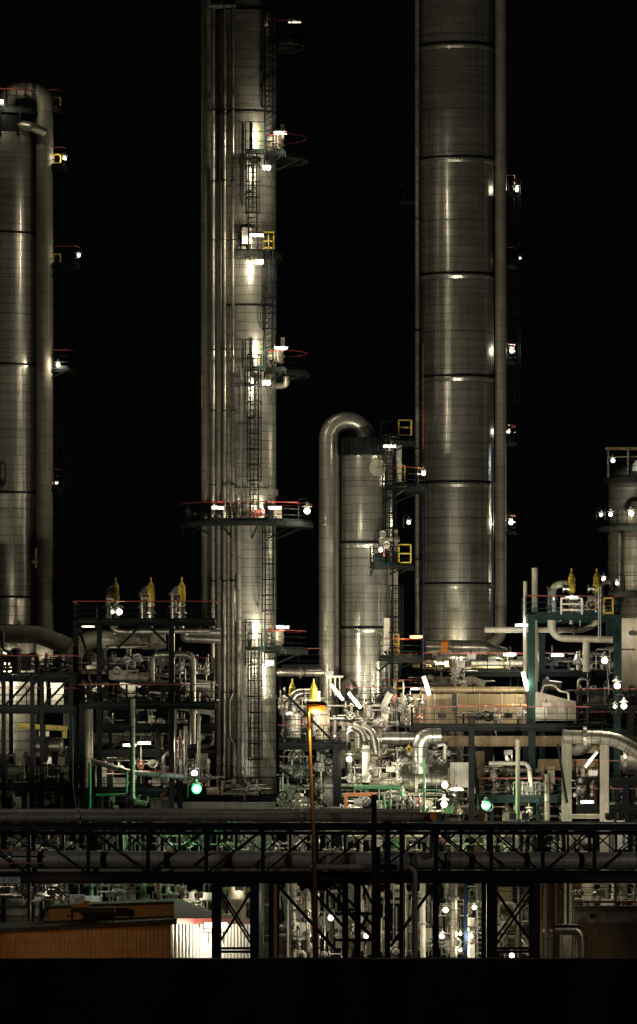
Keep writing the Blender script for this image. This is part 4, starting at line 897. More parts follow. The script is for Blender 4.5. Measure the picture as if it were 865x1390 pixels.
# upper right valve deck
frame('pipe_deck', 'upper right teal deck carrying two bright yellow relief valves', 716, 842, [834], 296, 8, cols=(722, 838), steel='teal_steel', cw=.42)
m = MB(); m.ibar((X(736, 303), 303, 0), (X(736, 303), 303, Z(860, 303)), .35, .35); o = m.build('steel_column', 'teal_steel'); tag(o, 'teal steel column under the upper right valve deck', 'column')
relief_valve('left bright yellow relief valve on the upper right deck', 776, 771, 299)
relief_valve('right bright yellow relief valve on the upper right deck', 810, 771, 299)
run('vent_pipe', 'pale looped pipe dropping from the left relief valve of the upper right deck', [(775, 793), (750, 793), (750, 866), (832, 868)], 299.4, 5.0, 'cream_paint', (.25,), bend=.7)
run('process_pipe', 'branch pipe dropping from the pale looped pipe', [(796, 870), (796, 912)], 299.4, 4.8, 'cream_paint')
run('process_pipe', 'long pale pipe with an upturned right end under the upper right deck', [(658, 855), (790, 855), (812, 848), (812, 800)], 301, 4.0, 'cream_paint', (.6,), bend=.8)
run('process_pipe', 'grey hooked pipe right of the right relief valve', [(820, 835), (820, 793), (828, 790), (832, 800)], 300, 5, 'dull_pipe_cladding')
run('vent_stack', 'taller of two bare upright pipes left of the upper right deck', [(726, 1000), (726, 771)], 300, 4, 'cream_paint')
run('vent_stack', 'thinner and shorter of two bare upright pipes left of the upper right deck', [(713, 1000), (713, 789)], 299, 2.6, 'cream_paint')
run('process_pipe', 'short upright pipe beside the teal column', [(729, 925), (729, 860)], 301, 2.6, 'cream_paint')
run('process_pipe', 'blue grey ladder like pair of tubes on the right deck, left tube', [(813, 796), (813, 872)], 295.4, .9, 'galvanised', bend=.1)
run('process_pipe', 'blue grey ladder like pair of tubes on the right deck, right tube', [(815.6, 796), (815.6, 872)], 295.4, .9, 'galvanised', bend=.1)
for px, t in ((771, 'left'), (806, 'right')):
    m = MB(); 
    for q, w_ in ((0, .34), (.5, .26)): m.torus((X(px + q * 20 - 2, 295.7), 295.7, Z(820, 295.7)), w_, .04, 'Y')
    m.bar((X(px - 4, 295.7), 295.7, Z(820, 295.7)), (X(px + 8, 295.7), 295.7, Z(820, 295.7)), .06); o = m.build('hose_reel', 'rusty_steel'); tag(o, '%s coil of orange hose behind the rail of the upper right deck' % t, 'hose')
m = MB(); 
for px, yy in ((762, 0), (790, 0)): m.bar((X(px, 295.3), 295.3, Z(834, 295.3)), (X(px, 295.3), 295.3, Z(812, 295.3)), .1)
for yy in (812, 820, 828): m.bar((X(762, 295.3), 295.3, Z(yy, 295.3)), (X(790, 295.3), 295.3, Z(yy, 295.3)), .09)
o = m.build('rail_gate', 'white_paint'); tag(o, 'white rail gate in the middle of the upper right deck', 'gate')
m = MB()
for px in (820, 832): m.bar((X(px, 295.8), 295.8, Z(834, 295.8)), (X(px, 295.8), 295.8, Z(812, 295.8)), .09)
for yy in (812, 832): m.bar((X(820, 295.8), 295.8, Z(yy, 295.8)), (X(832, 295.8), 295.8, Z(yy, 295.8)), .09)
o = m.build('rail_gate', 'yellow_paint'); tag(o, 'yellow rail gate at the right end of the upper right deck', 'gate')
# lower right: big pipe, columns
run('large_pipe', 'thick grey pipe bending down at the right edge', [(764, 1000), (835, 1002), (880, 1030)], 290, 9.6, 'worn_cladding', (.24,), bend=3)
run('large_pipe', 'dim thick pipe cut by the right edge below the thick grey one', [(842, 1035), (900, 1036)], 293, 10, 'dull_pipe_cladding', (.1,))
run('large_pipe', 'dull sagging pipe beneath the joint of the thick grey pipe', [(770, 1018), (790, 1018), (800, 1008)], 293, 8, 'dull_pipe_cladding', bend=.6)
m = MB(); m.box((X(770, 291), 291.6, (Z(1003, 291)) / 2), (M(13, 291), .8, Z(1003, 291))); o = m.build('support_column', 'concrete'); tag(o, 'broad dull cream column under the thick grey pipe, left one', 'column')
m = MB(); m.box((X(821, 291), 291.6, (Z(1011, 291)) / 2), (M(12, 291), .7, Z(1011, 291))); o = m.build('support_column', 'cream_paint'); tag(o, 'narrower pale lit column under the thick grey pipe, right one', 'column')
m = MB(); m.box((X(650, 300), 300.6, Z(1020, 300) / 2), (M(16, 300), .8, Z(1020, 300))); o = m.build('support_column', 'brown_beam'); tag(o, 'dull brown column below the lower right deck', 'column')
for x0, x1, y, h, t, mt in ((575, 765, 1006, 14, 'long brown steel beam below the lower right deck', 'brown_beam'), (796, 826, 1017, 10, 'lit cream beam end between the thick grey pipe and the pale column', 'duct_cladding'), (730, 812, 1038, 15, 'orange brown beam behind the broad cream column', 'brown_beam'), (775, 815, 1108, 6, 'lit pale beam low between the two columns', 'cream_paint'), (820, 848, 1116, 8, 'dim pale beam low at the right edge', 'galvanised'), (600, 700, 1118, 6, 'dark beam right behind the bridge top', 'dark_steel')):
    D_ = 297 if y < 1100 else 290; m = MB(); m.ibar((X(x0, D_), D_, Z(y, D_)), (X(x1, D_), D_, Z(y, D_)), .3, M(h, D_)); o = m.build('steel_beam', mt); tag(o, t, 'beam')
run('process_pipe', 'thin cream upright pipe left of the broad cream column', [(703, 1004), (703, 1120)], 289, 2.9, 'cream_paint', (.1,))
run('process_pipe', 'bright bent pipe over the lit box right of centre', [(664, 1036), (718, 1036), (721, 1072)], 293, 3, 'white_paint', (.7,), bend=.4)
run('process_pipe', 'grey upright pipe behind the broad cream column', [(743, 1050), (743, 1120)], 292, 4, 'worn_cladding')
run('process_pipe', 'white crank shaped pipe above the large vessel', [(594, 1012), (604, 1010), (604, 1030)], 291.6, 1.9, 'white_paint', bend=.1)
frame('deck', 'low right deck with a red rail right of the second green lamp', 650, 765, [1082], 293, 6, cols=(668, 730), cw=.2, steel='teal_steel')
frame('deck', 'small low deck at the right edge behind the pale column', 782, 890, [1096, 1058], 294, 5, cols=(800, 850), cw=.36)
m = MB(); m.bar((X(640, 294), 294, Z(990, 294)), (X(650, 294), 294, Z(1095, 294)), .2); o = m.build('brace_bar', 'dark_steel'); tag(o, 'dark slanting brace left of the dull brown column', 'brace')
m = MB(); m.bar((X(757, 290.5), 290.5, Z(1010, 290)), (X(770, 290.5), 290.5, Z(1090, 290)), .14); o = m.build('brace_bar', 'dark_steel'); tag(o, 'dark slanting brace across the broad cream column', 'brace')
run('hydrant_pipe', 'red fire standpipe near the hot white lamp at lower right', [(804, 1062), (804, 1082)], 291.5, 2.4, 'red_paint', (.3, .8)); run('hydrant_pipe', 'small red standpipe left of the broad cream column', [(749, 1062), (749, 1076)], 292, 2, 'red_paint', (.5,)); run('hydrant_pipe', 'small red valve post on the lower right deck', [(675, 958), (675, 974)], 292.5, 2.2, 'red_paint', (.3, .8))
for k, px, py, dd, w, l, t in (('steep', 578, 931, 296, 1300, 'lamp_white', 'steep lit tube at the left end of the boxy yellowish duct'), ('steep', 712, 925, 296, 1500, 'lamp_white', 'glaring steep tube left of the white hood'),
                         ('rslant', 803, 1031, 289.5, 110, 'lamp_white', 'slanted lit tube between the broad and the pale column'), ('batten', 797, 1089, 289.8, 180, 'lamp_white', 'hot white tube low between the two columns'), ('batten', 708, 849, 299, 200, 'lamp_cool', 'tube lamp on the long pale pipe at upper right'),
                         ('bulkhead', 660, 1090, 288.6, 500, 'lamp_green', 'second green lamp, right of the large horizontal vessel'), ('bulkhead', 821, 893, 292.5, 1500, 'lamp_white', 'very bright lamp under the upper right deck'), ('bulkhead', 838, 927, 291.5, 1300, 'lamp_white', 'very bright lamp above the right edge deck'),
                         ('bulkhead', 847, 955, 292, 500, 'lamp_white', 'lamp right of the small one on the right edge deck'), ('bulkhead', 835, 957, 293, 160, 'lamp_white', 'small lamp on the right edge deck'), ('bulkhead', 820, 783, 303, 120, 'lamp_white', 'lamp above the hooked grey pipe at upper right'),
                         ('batten', 620, 1072, 291.6, 300, 'lamp_white', 'warm tube lamp right of the glaring lamps'), ('batten', 692, 889, 303.5, 900, 'lamp_white', 'tube lamp under the long red handrail left of the vent stacks'), ('batten', 757, 890, 303.5, 500, 'lamp_cool', 'tube lamp under the long red handrail, right part'), ('batten', 776, 812, 297, 400, 'lamp_cool', 'tube lamp over the white rail gate'),
                         ('added_canopy', 600, 972, 294.6, 260, 'lamp_white', 'added lamp behind the lower right deck rail, left part'), ('added_canopy', 690, 972, 294.6, 260, 'lamp_white', 'added lamp behind the lower right deck rail, middle'), ('added_canopy', 742, 958, 294.6, 420, 'lamp_white', 'added lamp in front of the white hood'), ('added_canopy', 718, 1072, 291, 600, 'lamp_white', 'added lamp in the lit box right of centre'),
                         ('added_canopy', 690, 1022, 300, 200, 'lamp_white', 'added lamp under the long brown beam'), ('added_canopy', 860, 860, 312, 500, 'lamp_white', 'added lamp behind the upper right deck at the right edge'), ('added_canopy', 805, 1050, 288, 40, 'lamp_white', 'added lamp near the red fire standpipe at lower right'), ('added_canopy', 598, 896, 308, 2600, 'lamp_white', 'added hooded lamp at the left foot of the big tower behind the pipes'), ('added_canopy', 668, 896, 308, 2600, 'lamp_white', 'added hooded lamp at the right foot of the big tower behind the pipes'), ('added_canopy', 640, 892, 304, 260, 'lamp_white', 'added lamp below the banded pipe at the big tower foot')):
    lamp(k, px, py, dd, w, l, label=t)  # hooded entries are added, unseen light for the right decks
m = MB(); m.box((X(862, 316), 316, Z(890, 316)), (M(40, 316), 3, M(100, 316))); o = m.build('equipment_housing', 'cream_paint'); tag(o, 'tall pale housing lit behind the teal column at the right edge', 'housing')
o = thing('lit_platform_box', 'bright boxy housing with open bars, right of the second green lamp', 'housing', (X(715, 294), 294, Z(1080, 294)))
m = MB(); m.box((X(716, 295), 295.5, Z(1072, 295)), (M(32, 295), 1.4, M(18, 295))); m.build('housing_body', 'cream_paint', o)
m = MB()
for k in range(7): m.bar((X(697 + k * 6, 294), 294, Z(1082, 294)), (X(697 + k * 6, 294), 294, Z(1062, 294)), .05)
m.bar((X(697, 294), 294, Z(1062, 294)), (X(733, 294), 294, Z(1062, 294)), .07); m.build('bars', 'galvanised', o)
for x0, y0, w, h, mt, t in ((626, 1052, 30, 34, 'white_paint', 'pale lit frame panel left of the second green lamp'), (610, 1096, 12, 16, 'green_paint', 'green box below the glaring lamps'), (534, 1083, 18, 22, 'white_paint', 'square white cabinet under the ribbed exchanger'), (392, 1090, 18, 26, 'cream_paint', 'grey cabinet at the right foot of the middle left tower')):
    m = MB(); D_ = 293.5; m.box((X(x0, D_), D_, Z(y0, D_)), (M(w, D_), .4, M(h, D_))); m.box((X(x0, D_), D_ - .21, Z(y0, D_)), (M(w, D_) * .84, .03, M(h, D_) * .84)); m.bar((X(x0 + w * .2, D_), D_ - .24, Z(y0 + 2, D_)), (X(x0 + w * .2, D_), D_ - .24, Z(y0 - 2, D_)), .05); o = m.build('control_cabinet', mt); tag(o, t, 'cabinet')
for a in (('pipework on the upper right deck around the two relief valves', 740, 812, 838, 834, 301, 40, 8), ('pipework under the upper right deck near the very bright lamp', 775, 876, 840, 912, 303, 41, 9), ('pipes behind the long red handrail right of the big tower', 690, 888, 775, 912, 310, 42, 8),
          ('pipework right of the white hood', 780, 920, 835, 985, 303, 43, 10), ('pipes hanging below the long brown beam', 600, 1015, 700, 1055, 302, 44, 11), ('valves right of the glaring lamps', 608, 1040, 650, 1108, 295, 45, 12), ('pipes around the lit box right of centre', 665, 1040, 760, 1082, 298, 46, 13),
          ('dark pipes below the low right deck', 655, 1088, 765, 1118, 295, 47, 9), ('pipework between the broad and the pale column', 778, 1040, 816, 1100, 296, 48, 9), ('pipework at the lower right edge', 826, 1050, 880, 1110, 298, 49, 9), ('pipes at the right edge above the thick grey pipe', 835, 930, 880, 990, 303, 50, 7),
          ('small fittings in front of the boxy yellowish duct', 620, 962, 715, 984, 294.6, 51, 3)):
    manifold(*a, vn=5, box=2, mats=('pipe_cladding', 'bare_steel', 'cream_paint', 'duct_cladding'), deep=3 if a[5] != 294.6 else .8)

# ================================================================ BACKGROUND ROWS BEHIND THE BRIDGE (pixels y 1110-1310)
for a in (('pipes seen through the bridge openings above the sheet metal shed', 0, 1112, 100, 1165, 290, 60, 12), ('pipes seen through the bridge openings right of the shed ridge', 100, 1112, 200, 1165, 290, 61, 16), ('pipes seen through the bridge below the green lamp', 200, 1112, 300, 1165, 290, 62, 14),
          ('pipes seen through the bridge below the middle left tower', 300, 1112, 380, 1165, 289, 63, 9), ('pipes seen through the bridge around the lamp pole', 380, 1112, 470, 1165, 290, 64, 14), ('pipes seen through the bridge below the green pipes', 470, 1112, 600, 1165, 290, 65, 18),
          ('pipes seen through the bridge below the second green lamp', 600, 1122, 700, 1165, 292, 66, 12), ('pipes seen through the bridge at the right', 700, 1122, 870, 1165, 294, 67, 14),
          ('green and grey pipes rising behind the shed roof', 90, 1196, 235, 1236, 288, 68, 16), ('pipework between shed and first bridge support', 238, 1196, 290, 1250, 288, 69, 12), ('pipework behind the first braced bridge support', 295, 1196, 350, 1256, 290, 70, 7),
          ('ground level pipework left of the lamp pole', 380, 1200, 425, 1300, 289, 71, 14), ('ground level pipework right of the lamp pole', 430, 1200, 500, 1300, 291, 72, 15), ('ground level pipework behind the tall dark column', 500, 1200, 590, 1300, 290, 73, 15),
          ('brightly lit ground level pipework right of centre', 596, 1200, 668, 1300, 290, 74, 18), ('ground level pipework behind the second braced bridge support', 670, 1225, 735, 1300, 291, 75, 12), ('pipes above the concrete wall at lower right', 780, 1196, 880, 1232, 290, 76, 12),
          ('pipework in front of the pale building at far left', 0, 1198, 92, 1218, 286.5, 77, 9)):
    manifold(*a, vn=6, box=3 if a[2] > 1190 else 1, mats=('worn_cladding', 'bare_steel', 'cream_paint', 'green_paint') if a[6] in (61, 65, 68) else ('worn_cladding', 'bare_steel', 'cream_paint', 'dull_pipe_cladding'), rmax=4, vert=.75)
for px, y0, y1, rp, mt, t in ((322, 1200, 1312, 12, 'cream_paint', 'thick pale standpipe inside the first braced support'), (395, 1196, 1312, 8, 'worn_cladding', 'thick dull standpipe left of the lamp pole with a bright edge'), (384, 1260, 1312, 8, 'concrete', 'square pale footing pipe beside the dull standpipe'),
                              (355, 1196, 1312, 3, 'galvanised', 'slim standpipe right of the first braced support'), (574, 1196, 1312, 4, 'white_paint', 'bright standpipe right of the tall dark column'), (616, 1196, 1312, 5, 'worn_cladding', 'dull standpipe in the brightly lit ground level'), (640, 1246, 1312, 5, 'white_paint', 'bright stub pipe below the ground level lamp'),
                              (549, 1120, 1312, 2.6, 'cream_paint', 'thin lit pipe right of the tall dark column'), (663, 1196, 1312, 3, 'dull_pipe_cladding', 'dark slim pipe beside the blue post'), (125, 1196, 1236, 2.4, 'green_paint', 'green pipe rising behind the rooftop unit'), (168, 1110, 1236, 2.6, 'green_paint', 'tall green pipe rising behind the shed roof'), (122, 1100, 1160, 1.8, 'green_paint', 'thin bright green pipe seen through the bridge at left')):
    run('standpipe', t, [(px, y0), (px, y1)], 287, rp, mt, (.2, .5))
m = MB(); m.bar((X(632, 286), 286, 0), (X(632, 286), 286, Z(1198, 286)), M(4.4, 286)); o = m.build('steel_post', 'blue_paint'); tag(o, 'blue steel post in the brightly lit ground level', 'post')
frame('deck', 'ground level deck with a red rail left of the lamp pole', 376, 470, [1236, 1290], 292, 5, cols=(380, 412, 466), cw=.2, steel='dark_steel')
frame('deck', 'ground level deck in the brightly lit area', 596, 668, [1246, 1296], 294, 5, cols=(600, 664), cw=.2, steel='galvanised')
frame('deck', 'ground level deck behind the second braced support', 670, 740, [1235, 1268], 296, 5, cols=(672, 738), cw=.2, steel='brown_beam')
frame('deck', 'ground level deck behind the tall dark column', 500, 596, [1225, 1280], 296, 5, cols=(502, 590), cw=.2)
o = thing('stairway', 'red railed stair rising left behind the lamp pole', 'stairs', (X(405, 288), 288, 0))
m = MB()
for q in (0, .9): m.bar((X(396, 288), 288 + q, Z(1245, 288)), (X(430, 288), 288 + q, Z(1288, 288)), .06, .26)
for k in range(9): m.box((X(396 + 3.9 * k, 288), 288.45, Z(1245 + 4.9 * k, 288)), (.26, .9, .04))
m.build('flight', 'dark_steel', o); m = MB()
for q in (0, .9):
    for e in (1.0, .55): m.bar((X(396, 288), 288 + q, Z(1245, 288) + e), (X(430, 288), 288 + q, Z(1288, 288) + e), .05)
    for k in range(4): m.bar((X(398 + 9 * k, 288), 288 + q, Z(1247 + 11.5 * k, 288)), (X(398 + 9 * k, 288), 288 + q, Z(1247 + 11.5 * k, 288) + 1), .05)
m.build('handrail', 'red_paint', o)
ladder(None, X(653, 288), 288, Z(1312, 288), Z(1200, 288), False, 'galvanised', .45, 'fixed_ladder'); tag(col.objects['fixed_ladder'], 'narrow ladder standing right of the blue post', 'ladder')
o = thing('equipment_building', 'pale building with a blue framed window behind the lamp pole', 'building', (X(455, 300), 302, 0))
m = MB(); m.box((X(455, 300), 302, Z(1240, 300) / 2), (M(90, 300), 3, Z(1240, 300))); m.build('wall', 'cream_paint', o)
m = MB()
for (ax, ay, bx, by) in ((437, 1262, 452, 1262), (437, 1280, 452, 1280), (437, 1262, 437, 1280), (452, 1262, 452, 1280)): m.bar((X(ax, 300), 300.4, Z(ay, 300)), (X(bx, 300), 300.4, Z(by, 300)), .14)
w_ = m.build('window_frame', 'blue_paint', o); m = MB(); m.box((X(444.5, 300), 300.46, Z(1271, 300)), (M(14, 300), .04, M(17, 300))); m.build('pane', 'dark_steel', w_)
o = thing('equipment_building', 'pale cream building far behind the right braced support', 'building', (X(700, 305), 307, 0))
m = MB(); m.box((X(690, 305), 307, Z(1200, 305) / 2), (M(200, 305), 3, Z(1200, 305))); m.build('wall', 'duct_cladding', o); m = MB(); m.box((X(690, 305), 305.3, Z(1201, 305)), (M(206, 305), .3, .3)); m.build('fascia', 'brown_beam', o)
m = MB(); m.box((X(706, 305), 305.45, Z(1215, 305)), (.9, .1, 1.2)); m.build('window', 'dark_steel', o)
o = thing('equipment_building', 'long pale building with horizontal bands at far left, partly hidden by the shed', 'building', (X(20, 290), 292, 0))
m = MB(); m.box((X(10, 290), 292, Z(1196, 290) / 2), (M(162, 290), 4, Z(1196, 290))); m.build('wall', 'cream_paint', o)
for y, h in ((1199, 3), (1222, 16), (1240, 5), (1251, 4)):
    m = MB(); m.box((X(10, 290), 289.9, Z(y, 290)), (M(164, 290), .3, M(h, 290))); m.build('ledge', 'cream_paint' if h > 4 else 'concrete', o)
for x, y, w in ((12, 1210, 10), (44, 1240, 12), (58, 1240, 8), (38, 1253, 10), (55, 1253, 12), (4, 1241, 8)):
    m = MB(); m.box((X(x, 290), 289.72, Z(y + 1, 290)), (M(w, 290), .06, M(5, 290))); m.build('window', 'white_paint' if w > 9 else 'dark_steel', o)
for px, py, dd, w, l, t in ((449, 1243, 287, 500, 'lamp_white', 'large glaring lamp right of the lamp pole below the bridge'), (497, 1268, 287, 360, 'lamp_white', 'lamp low beside the tall dark column'), (605, 1232, 286, 500, 'lamp_white', 'upper bright lamp right of the pillar at ground level'), (644, 1229, 287, 360, 'lamp_white', 'bright lamp on an arm beside the blue post'),
                            (600, 1268, 286, 400, 'lamp_white', 'lower bright lamp right of the pillar at ground level'), (639, 1268, 286, 400, 'lamp_white', 'bright lamp right of the blue post near the ground'), (625, 1266, 287, 90, 'lamp_white', 'small lamp left of the blue post'), (625, 1288, 287, 90, 'lamp_white', 'lowest small lamp left of the blue post'),
                            (695, 1294, 287, 500, 'lamp_white', 'lamp at the ground inside the second braced support'), (420, 1268, 290, 120, 'lamp_white', 'small lamp under the red stair rail'), (433, 1270, 290, 90, 'lamp_white', 'tiny lamp at the foot of the red stair'), (398, 1262, 290, 60, 'lamp_white', 'tiny lamp left of the red stair'),
                            (710, 1218, 300, 260, 'lamp_white', 'added lamp under the eave of the cream building'), (8, 1208, 284, 160, 'lamp_white', 'lamp above the far left building band, added unseen'), (70, 1212, 284, 160, 'lamp_white', 'lamp at the right end of the far left building, added unseen'), (150, 1215, 285, 160, 'lamp_cool', 'lamp behind the shed roof, added unseen'),
                            (270, 1216, 285, 200, 'lamp_white', 'lamp behind the slope of the shed roof, added unseen'), (325, 1206, 286, 160, 'lamp_white', 'lamp above the thick pale standpipe, added unseen'), (540, 1215, 287, 260, 'lamp_white', 'lamp behind the tall dark column, added unseen'), (400, 1215, 288, 240, 'lamp_white', 'lamp above the red stair, added unseen'),
                            (150, 1140, 285, 200, 'lamp_white', 'added lamp hidden behind the bridge at left'), (50, 1140, 286, 90, 'lamp_white', 'weak lamp seen through the bridge at far left'), (245, 1140, 285, 160, 'lamp_white', 'added lamp hidden behind the bridge below the green lamp'), (400, 1140, 285, 260, 'lamp_white', 'added lamp hidden behind the bridge left of the lamp pole'), (470, 1140, 285, 240, 'lamp_white', 'added lamp hidden behind the bridge right of the lamp pole'),
                            (575, 1140, 285, 240, 'lamp_white', 'added lamp hidden behind the bridge left of its right half'), (690, 1140, 287, 120, 'lamp_white', 'added lamp hidden behind the right half of the bridge'), (800, 1142, 287, 260, 'lamp_white', 'added lamp hidden behind the bridge near its right end'), (815, 1212, 287, 90, 'lamp_white', 'weak lamp above the concrete wall, added unseen')):
    lamp('added_canopy' if py < 1200 or (dd < 289 and t.startswith(('lamp above', 'lamp behind', 'lamp at the right', 'weak'))) or dd == 300 else 'bulkhead', px, py, dd, w * .85, l, label=t)  # hooded ones are added, hidden light behind bridge and shed
# big standing pipes and wall at lower right
run('process_pipe', 'shiny pipe with a wide elbow turning down at lower right', [(752, 1262), (786, 1262), (790, 1275), (790, 1330)], 262, 7.5, 'column_cladding', (.9,), bend=.8)
run('process_pipe', 'dull straight pipe left of the wide elbow', [(746, 1196), (746, 1330)], 262, 6.5, 'dull_pipe_cladding', (.5,))
run('process_pipe', 'thin pipe touched by orange light left of the wide elbow', [(735, 1200), (735, 1330)], 261, 1.8, 'cream_paint')
run('process_pipe', 'thin pipe under the wide elbow touched by orange light', [(762, 1268), (762, 1330)], 261, 2, 'cream_paint')
for k, px in enumerate((757, 764, 771)): run('process_pipe', '%s dark slim pipe of the three above the wide elbow' % ('left', 'middle', 'right')[k], [(px, 1128), (px, 1258)], 263, 1.8, 'dull_pipe_cladding', group='slim pipes above the elbow')
o = thing('concrete_wall', 'dim concrete wall with a small dark fitting at lower right', 'wall', (X(840, 270), 270, 0))
m = MB(); m.box((X(850, 270), 270, Z(1233, 270) / 2), (M(142, 270), .4, Z(1233, 270))); m.build('wall_face', 'concrete', o); m = MB(); m.box((X(850, 270), 270, Z(1233, 270) + .08), (M(146, 270), .6, .14)); m.build('coping', 'concrete', o)
m = MB(); m.torus((X(804, 270), 269.7, Z(1243, 270)), .1, .04, 'Y'); m.bar((X(798, 270), 269.7, Z(1240, 270)), (X(804, 270), 269.7, Z(1243, 270)), .06); m.build('fitting', 'dark_steel', o)
a, b = MB(), MB(); rail_line(a, b, [(X(780, 271), 271, Z(1226, 271)), (X(900, 271), 271, Z(1226, 271))], 1.3, 2.2); o2 = a.build('guard_rail', 'red_paint'); tag(o2, 'thin dark red guard rail above the concrete wall', 'railing'); b.build('handrail', 'red_paint', o2)

# ================================================================ PIPE BRIDGE (pixels y 1098-1200)
D = 256
BR = thing('pipe_bridge', 'long dark truss bridge crossing the whole picture in front of the plant', 'bridge', (0, D + 2, 0))
XL, XR = X(-120, D), X(985, D)
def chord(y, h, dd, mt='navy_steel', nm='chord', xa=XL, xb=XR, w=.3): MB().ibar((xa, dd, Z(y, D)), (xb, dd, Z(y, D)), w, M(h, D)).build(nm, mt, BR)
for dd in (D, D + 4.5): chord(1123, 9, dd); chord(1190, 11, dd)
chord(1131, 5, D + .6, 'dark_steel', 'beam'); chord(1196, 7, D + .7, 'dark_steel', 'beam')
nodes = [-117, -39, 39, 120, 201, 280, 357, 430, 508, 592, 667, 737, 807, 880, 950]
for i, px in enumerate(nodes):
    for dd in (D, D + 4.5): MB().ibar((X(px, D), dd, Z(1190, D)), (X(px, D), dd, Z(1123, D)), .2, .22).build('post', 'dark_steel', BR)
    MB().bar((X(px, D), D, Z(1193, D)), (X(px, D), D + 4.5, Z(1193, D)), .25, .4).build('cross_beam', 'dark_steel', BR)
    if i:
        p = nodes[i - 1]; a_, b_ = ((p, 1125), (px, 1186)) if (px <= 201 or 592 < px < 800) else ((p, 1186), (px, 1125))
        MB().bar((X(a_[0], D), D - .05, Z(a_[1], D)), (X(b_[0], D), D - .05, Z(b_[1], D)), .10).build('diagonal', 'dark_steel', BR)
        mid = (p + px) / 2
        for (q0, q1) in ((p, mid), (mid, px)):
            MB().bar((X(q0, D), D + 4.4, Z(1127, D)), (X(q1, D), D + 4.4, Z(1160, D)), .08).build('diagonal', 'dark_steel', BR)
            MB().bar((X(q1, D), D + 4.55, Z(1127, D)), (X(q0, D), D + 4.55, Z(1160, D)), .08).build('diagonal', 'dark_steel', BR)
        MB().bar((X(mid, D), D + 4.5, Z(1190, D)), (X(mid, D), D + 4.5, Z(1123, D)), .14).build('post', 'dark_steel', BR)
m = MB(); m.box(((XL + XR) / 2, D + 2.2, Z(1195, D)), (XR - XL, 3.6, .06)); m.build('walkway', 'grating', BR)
# name board hanging on the lower chord at the left
sg = MB(); sg.box((X(8, D), D - .22, Z(1194.5, D)), (M(40, D), .04, M(8, D))); sg = sg.build('name_board', 'galvanised', BR)
fc = bpy.data.curves.new('lettering', 'FONT'); fc.body = 'ROUTE 3902'; fc.size = .27; fc.extrude = .004; fc.align_x = 'RIGHT'; fc.align_y = 'CENTER'; fc.space_character = 1.1
fo = bpy.data.objects.new('lettering', fc); col.objects.link(fo); fo.parent = sg; fo.location = Vector((X(26, D), D - .246, Z(1194.5, D))) - parent_world(sg); fo.rotation_euler = (R(90), 0, 0); bpy.context.view_layer.update(); lm_ = bpy.data.meshes.new_from_object(fo.evaluated_get(bpy.context.evaluated_depsgraph_get())); lm_.materials.clear(); lm_.materials.append(MATS['dark_steel'])
lo_ = bpy.data.objects.new('lettering', lm_); col.objects.link(lo_); lo_.parent = sg; lo_.location = fo.location; lo_.rotation_euler = fo.rotation_euler; bpy.data.objects.remove(fo); lo_.name = 'lettering'
def bpipe(label, pts, rp, mt, dd, fl=(), **k): return run('bridge_pipe', label, pts, dd, rp, mt, fl, group='pipes carried by the bridge', **k)
sc_ = 258.0
bpipe('largest dark pipe lying inside the whole length of the bridge', [(-120, 1166), (985, 1169)], 12.2, 'dark_pipe_cladding', 258, (.12, .38, .66, .9))
bpipe('long dark pipe on top of the bridge with its elbow ending right of centre', [(-120, 1109), (584, 1109), (590, 1116), (590, 1160)], 6.6, 'dull_pipe_cladding', 257, (.3, .7), bend=.7)
bpipe('thinner pipe just above the long dark pipe on top of the bridge', [(-120, 1101), (570, 1101)], 3.4, 'dark_pipe_cladding', 258.5, (.4,))
bpipe('slim pipe under the largest pipe, left part of the bridge', [(-120, 1182), (540, 1181)], 2.6, 'dull_pipe_cladding', 256.9, (.5,))
bpipe('thin pipe with an elbow dropping right of the tall dark column', [(420, 1177), (556, 1177), (563, 1184), (563, 1330)], 4.2, 'dull_pipe_cladding', 255.2, (.6,), bend=.5)
bpipe('dark pipe along the upper chord of the bridge at its right part', [(600, 1117), (985, 1119)], 3, 'dark_pipe_cladding', 258, (.3,))
bpipe('thin tube coloured for an orange lit edge over the largest pipe at far left', [(-120, 1154), (52, 1154)], 1.2, 'rusty_steel', 256.6)  # tube colour stands for an orange lit edge on the bridge
bpipe('second thin tube coloured for an orange lit edge, before the largest pipe', [(-120, 1171), (62, 1172)], .8, 'rusty_steel', 255.6)
bpipe('small round pipe end showing orange above the right end of the top pipe', [(588, 1108), (588.2, 1108, 1.2)], 4.6, 'orange_paint', 257.5)
# supports
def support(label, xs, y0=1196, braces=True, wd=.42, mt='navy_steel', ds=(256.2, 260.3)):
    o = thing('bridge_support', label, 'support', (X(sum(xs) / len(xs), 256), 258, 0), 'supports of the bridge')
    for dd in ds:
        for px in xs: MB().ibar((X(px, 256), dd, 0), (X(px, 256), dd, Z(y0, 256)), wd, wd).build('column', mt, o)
        if braces and len(xs) > 1:
            a_, b_ = xs[0], xs[-1]
            for (q0, q1) in (((a_, 1204), (b_, 1288)), ((b_, 1204), (a_, 1288))):
                MB().bar((X(q0[0], 256), dd - .1 * (q0[0] < q1[0]), Z(q0[1], 256)), (X(q1[0], 256), dd - .1 * (q0[0] < q1[0]), Z(q1[1], 256)), .11).build('brace', 'dark_steel', o)
            MB().bar((X(a_, 256), dd, Z(1292, 256)), (X(b_, 256), dd, Z(1292, 256)), .14).build('tie', 'dark_steel', o); MB().bar((X(a_, 256), dd, Z(1200, 256)), (X(b_, 256), dd, Z(1200, 256)), .3).build('tie', 'dark_steel', o)
    return o
support('left bridge support, two columns with crossed braces beside the white shed wall', (293, 345))
support('right bridge support, two columns with crossed braces', (670, 728), wd=.42)
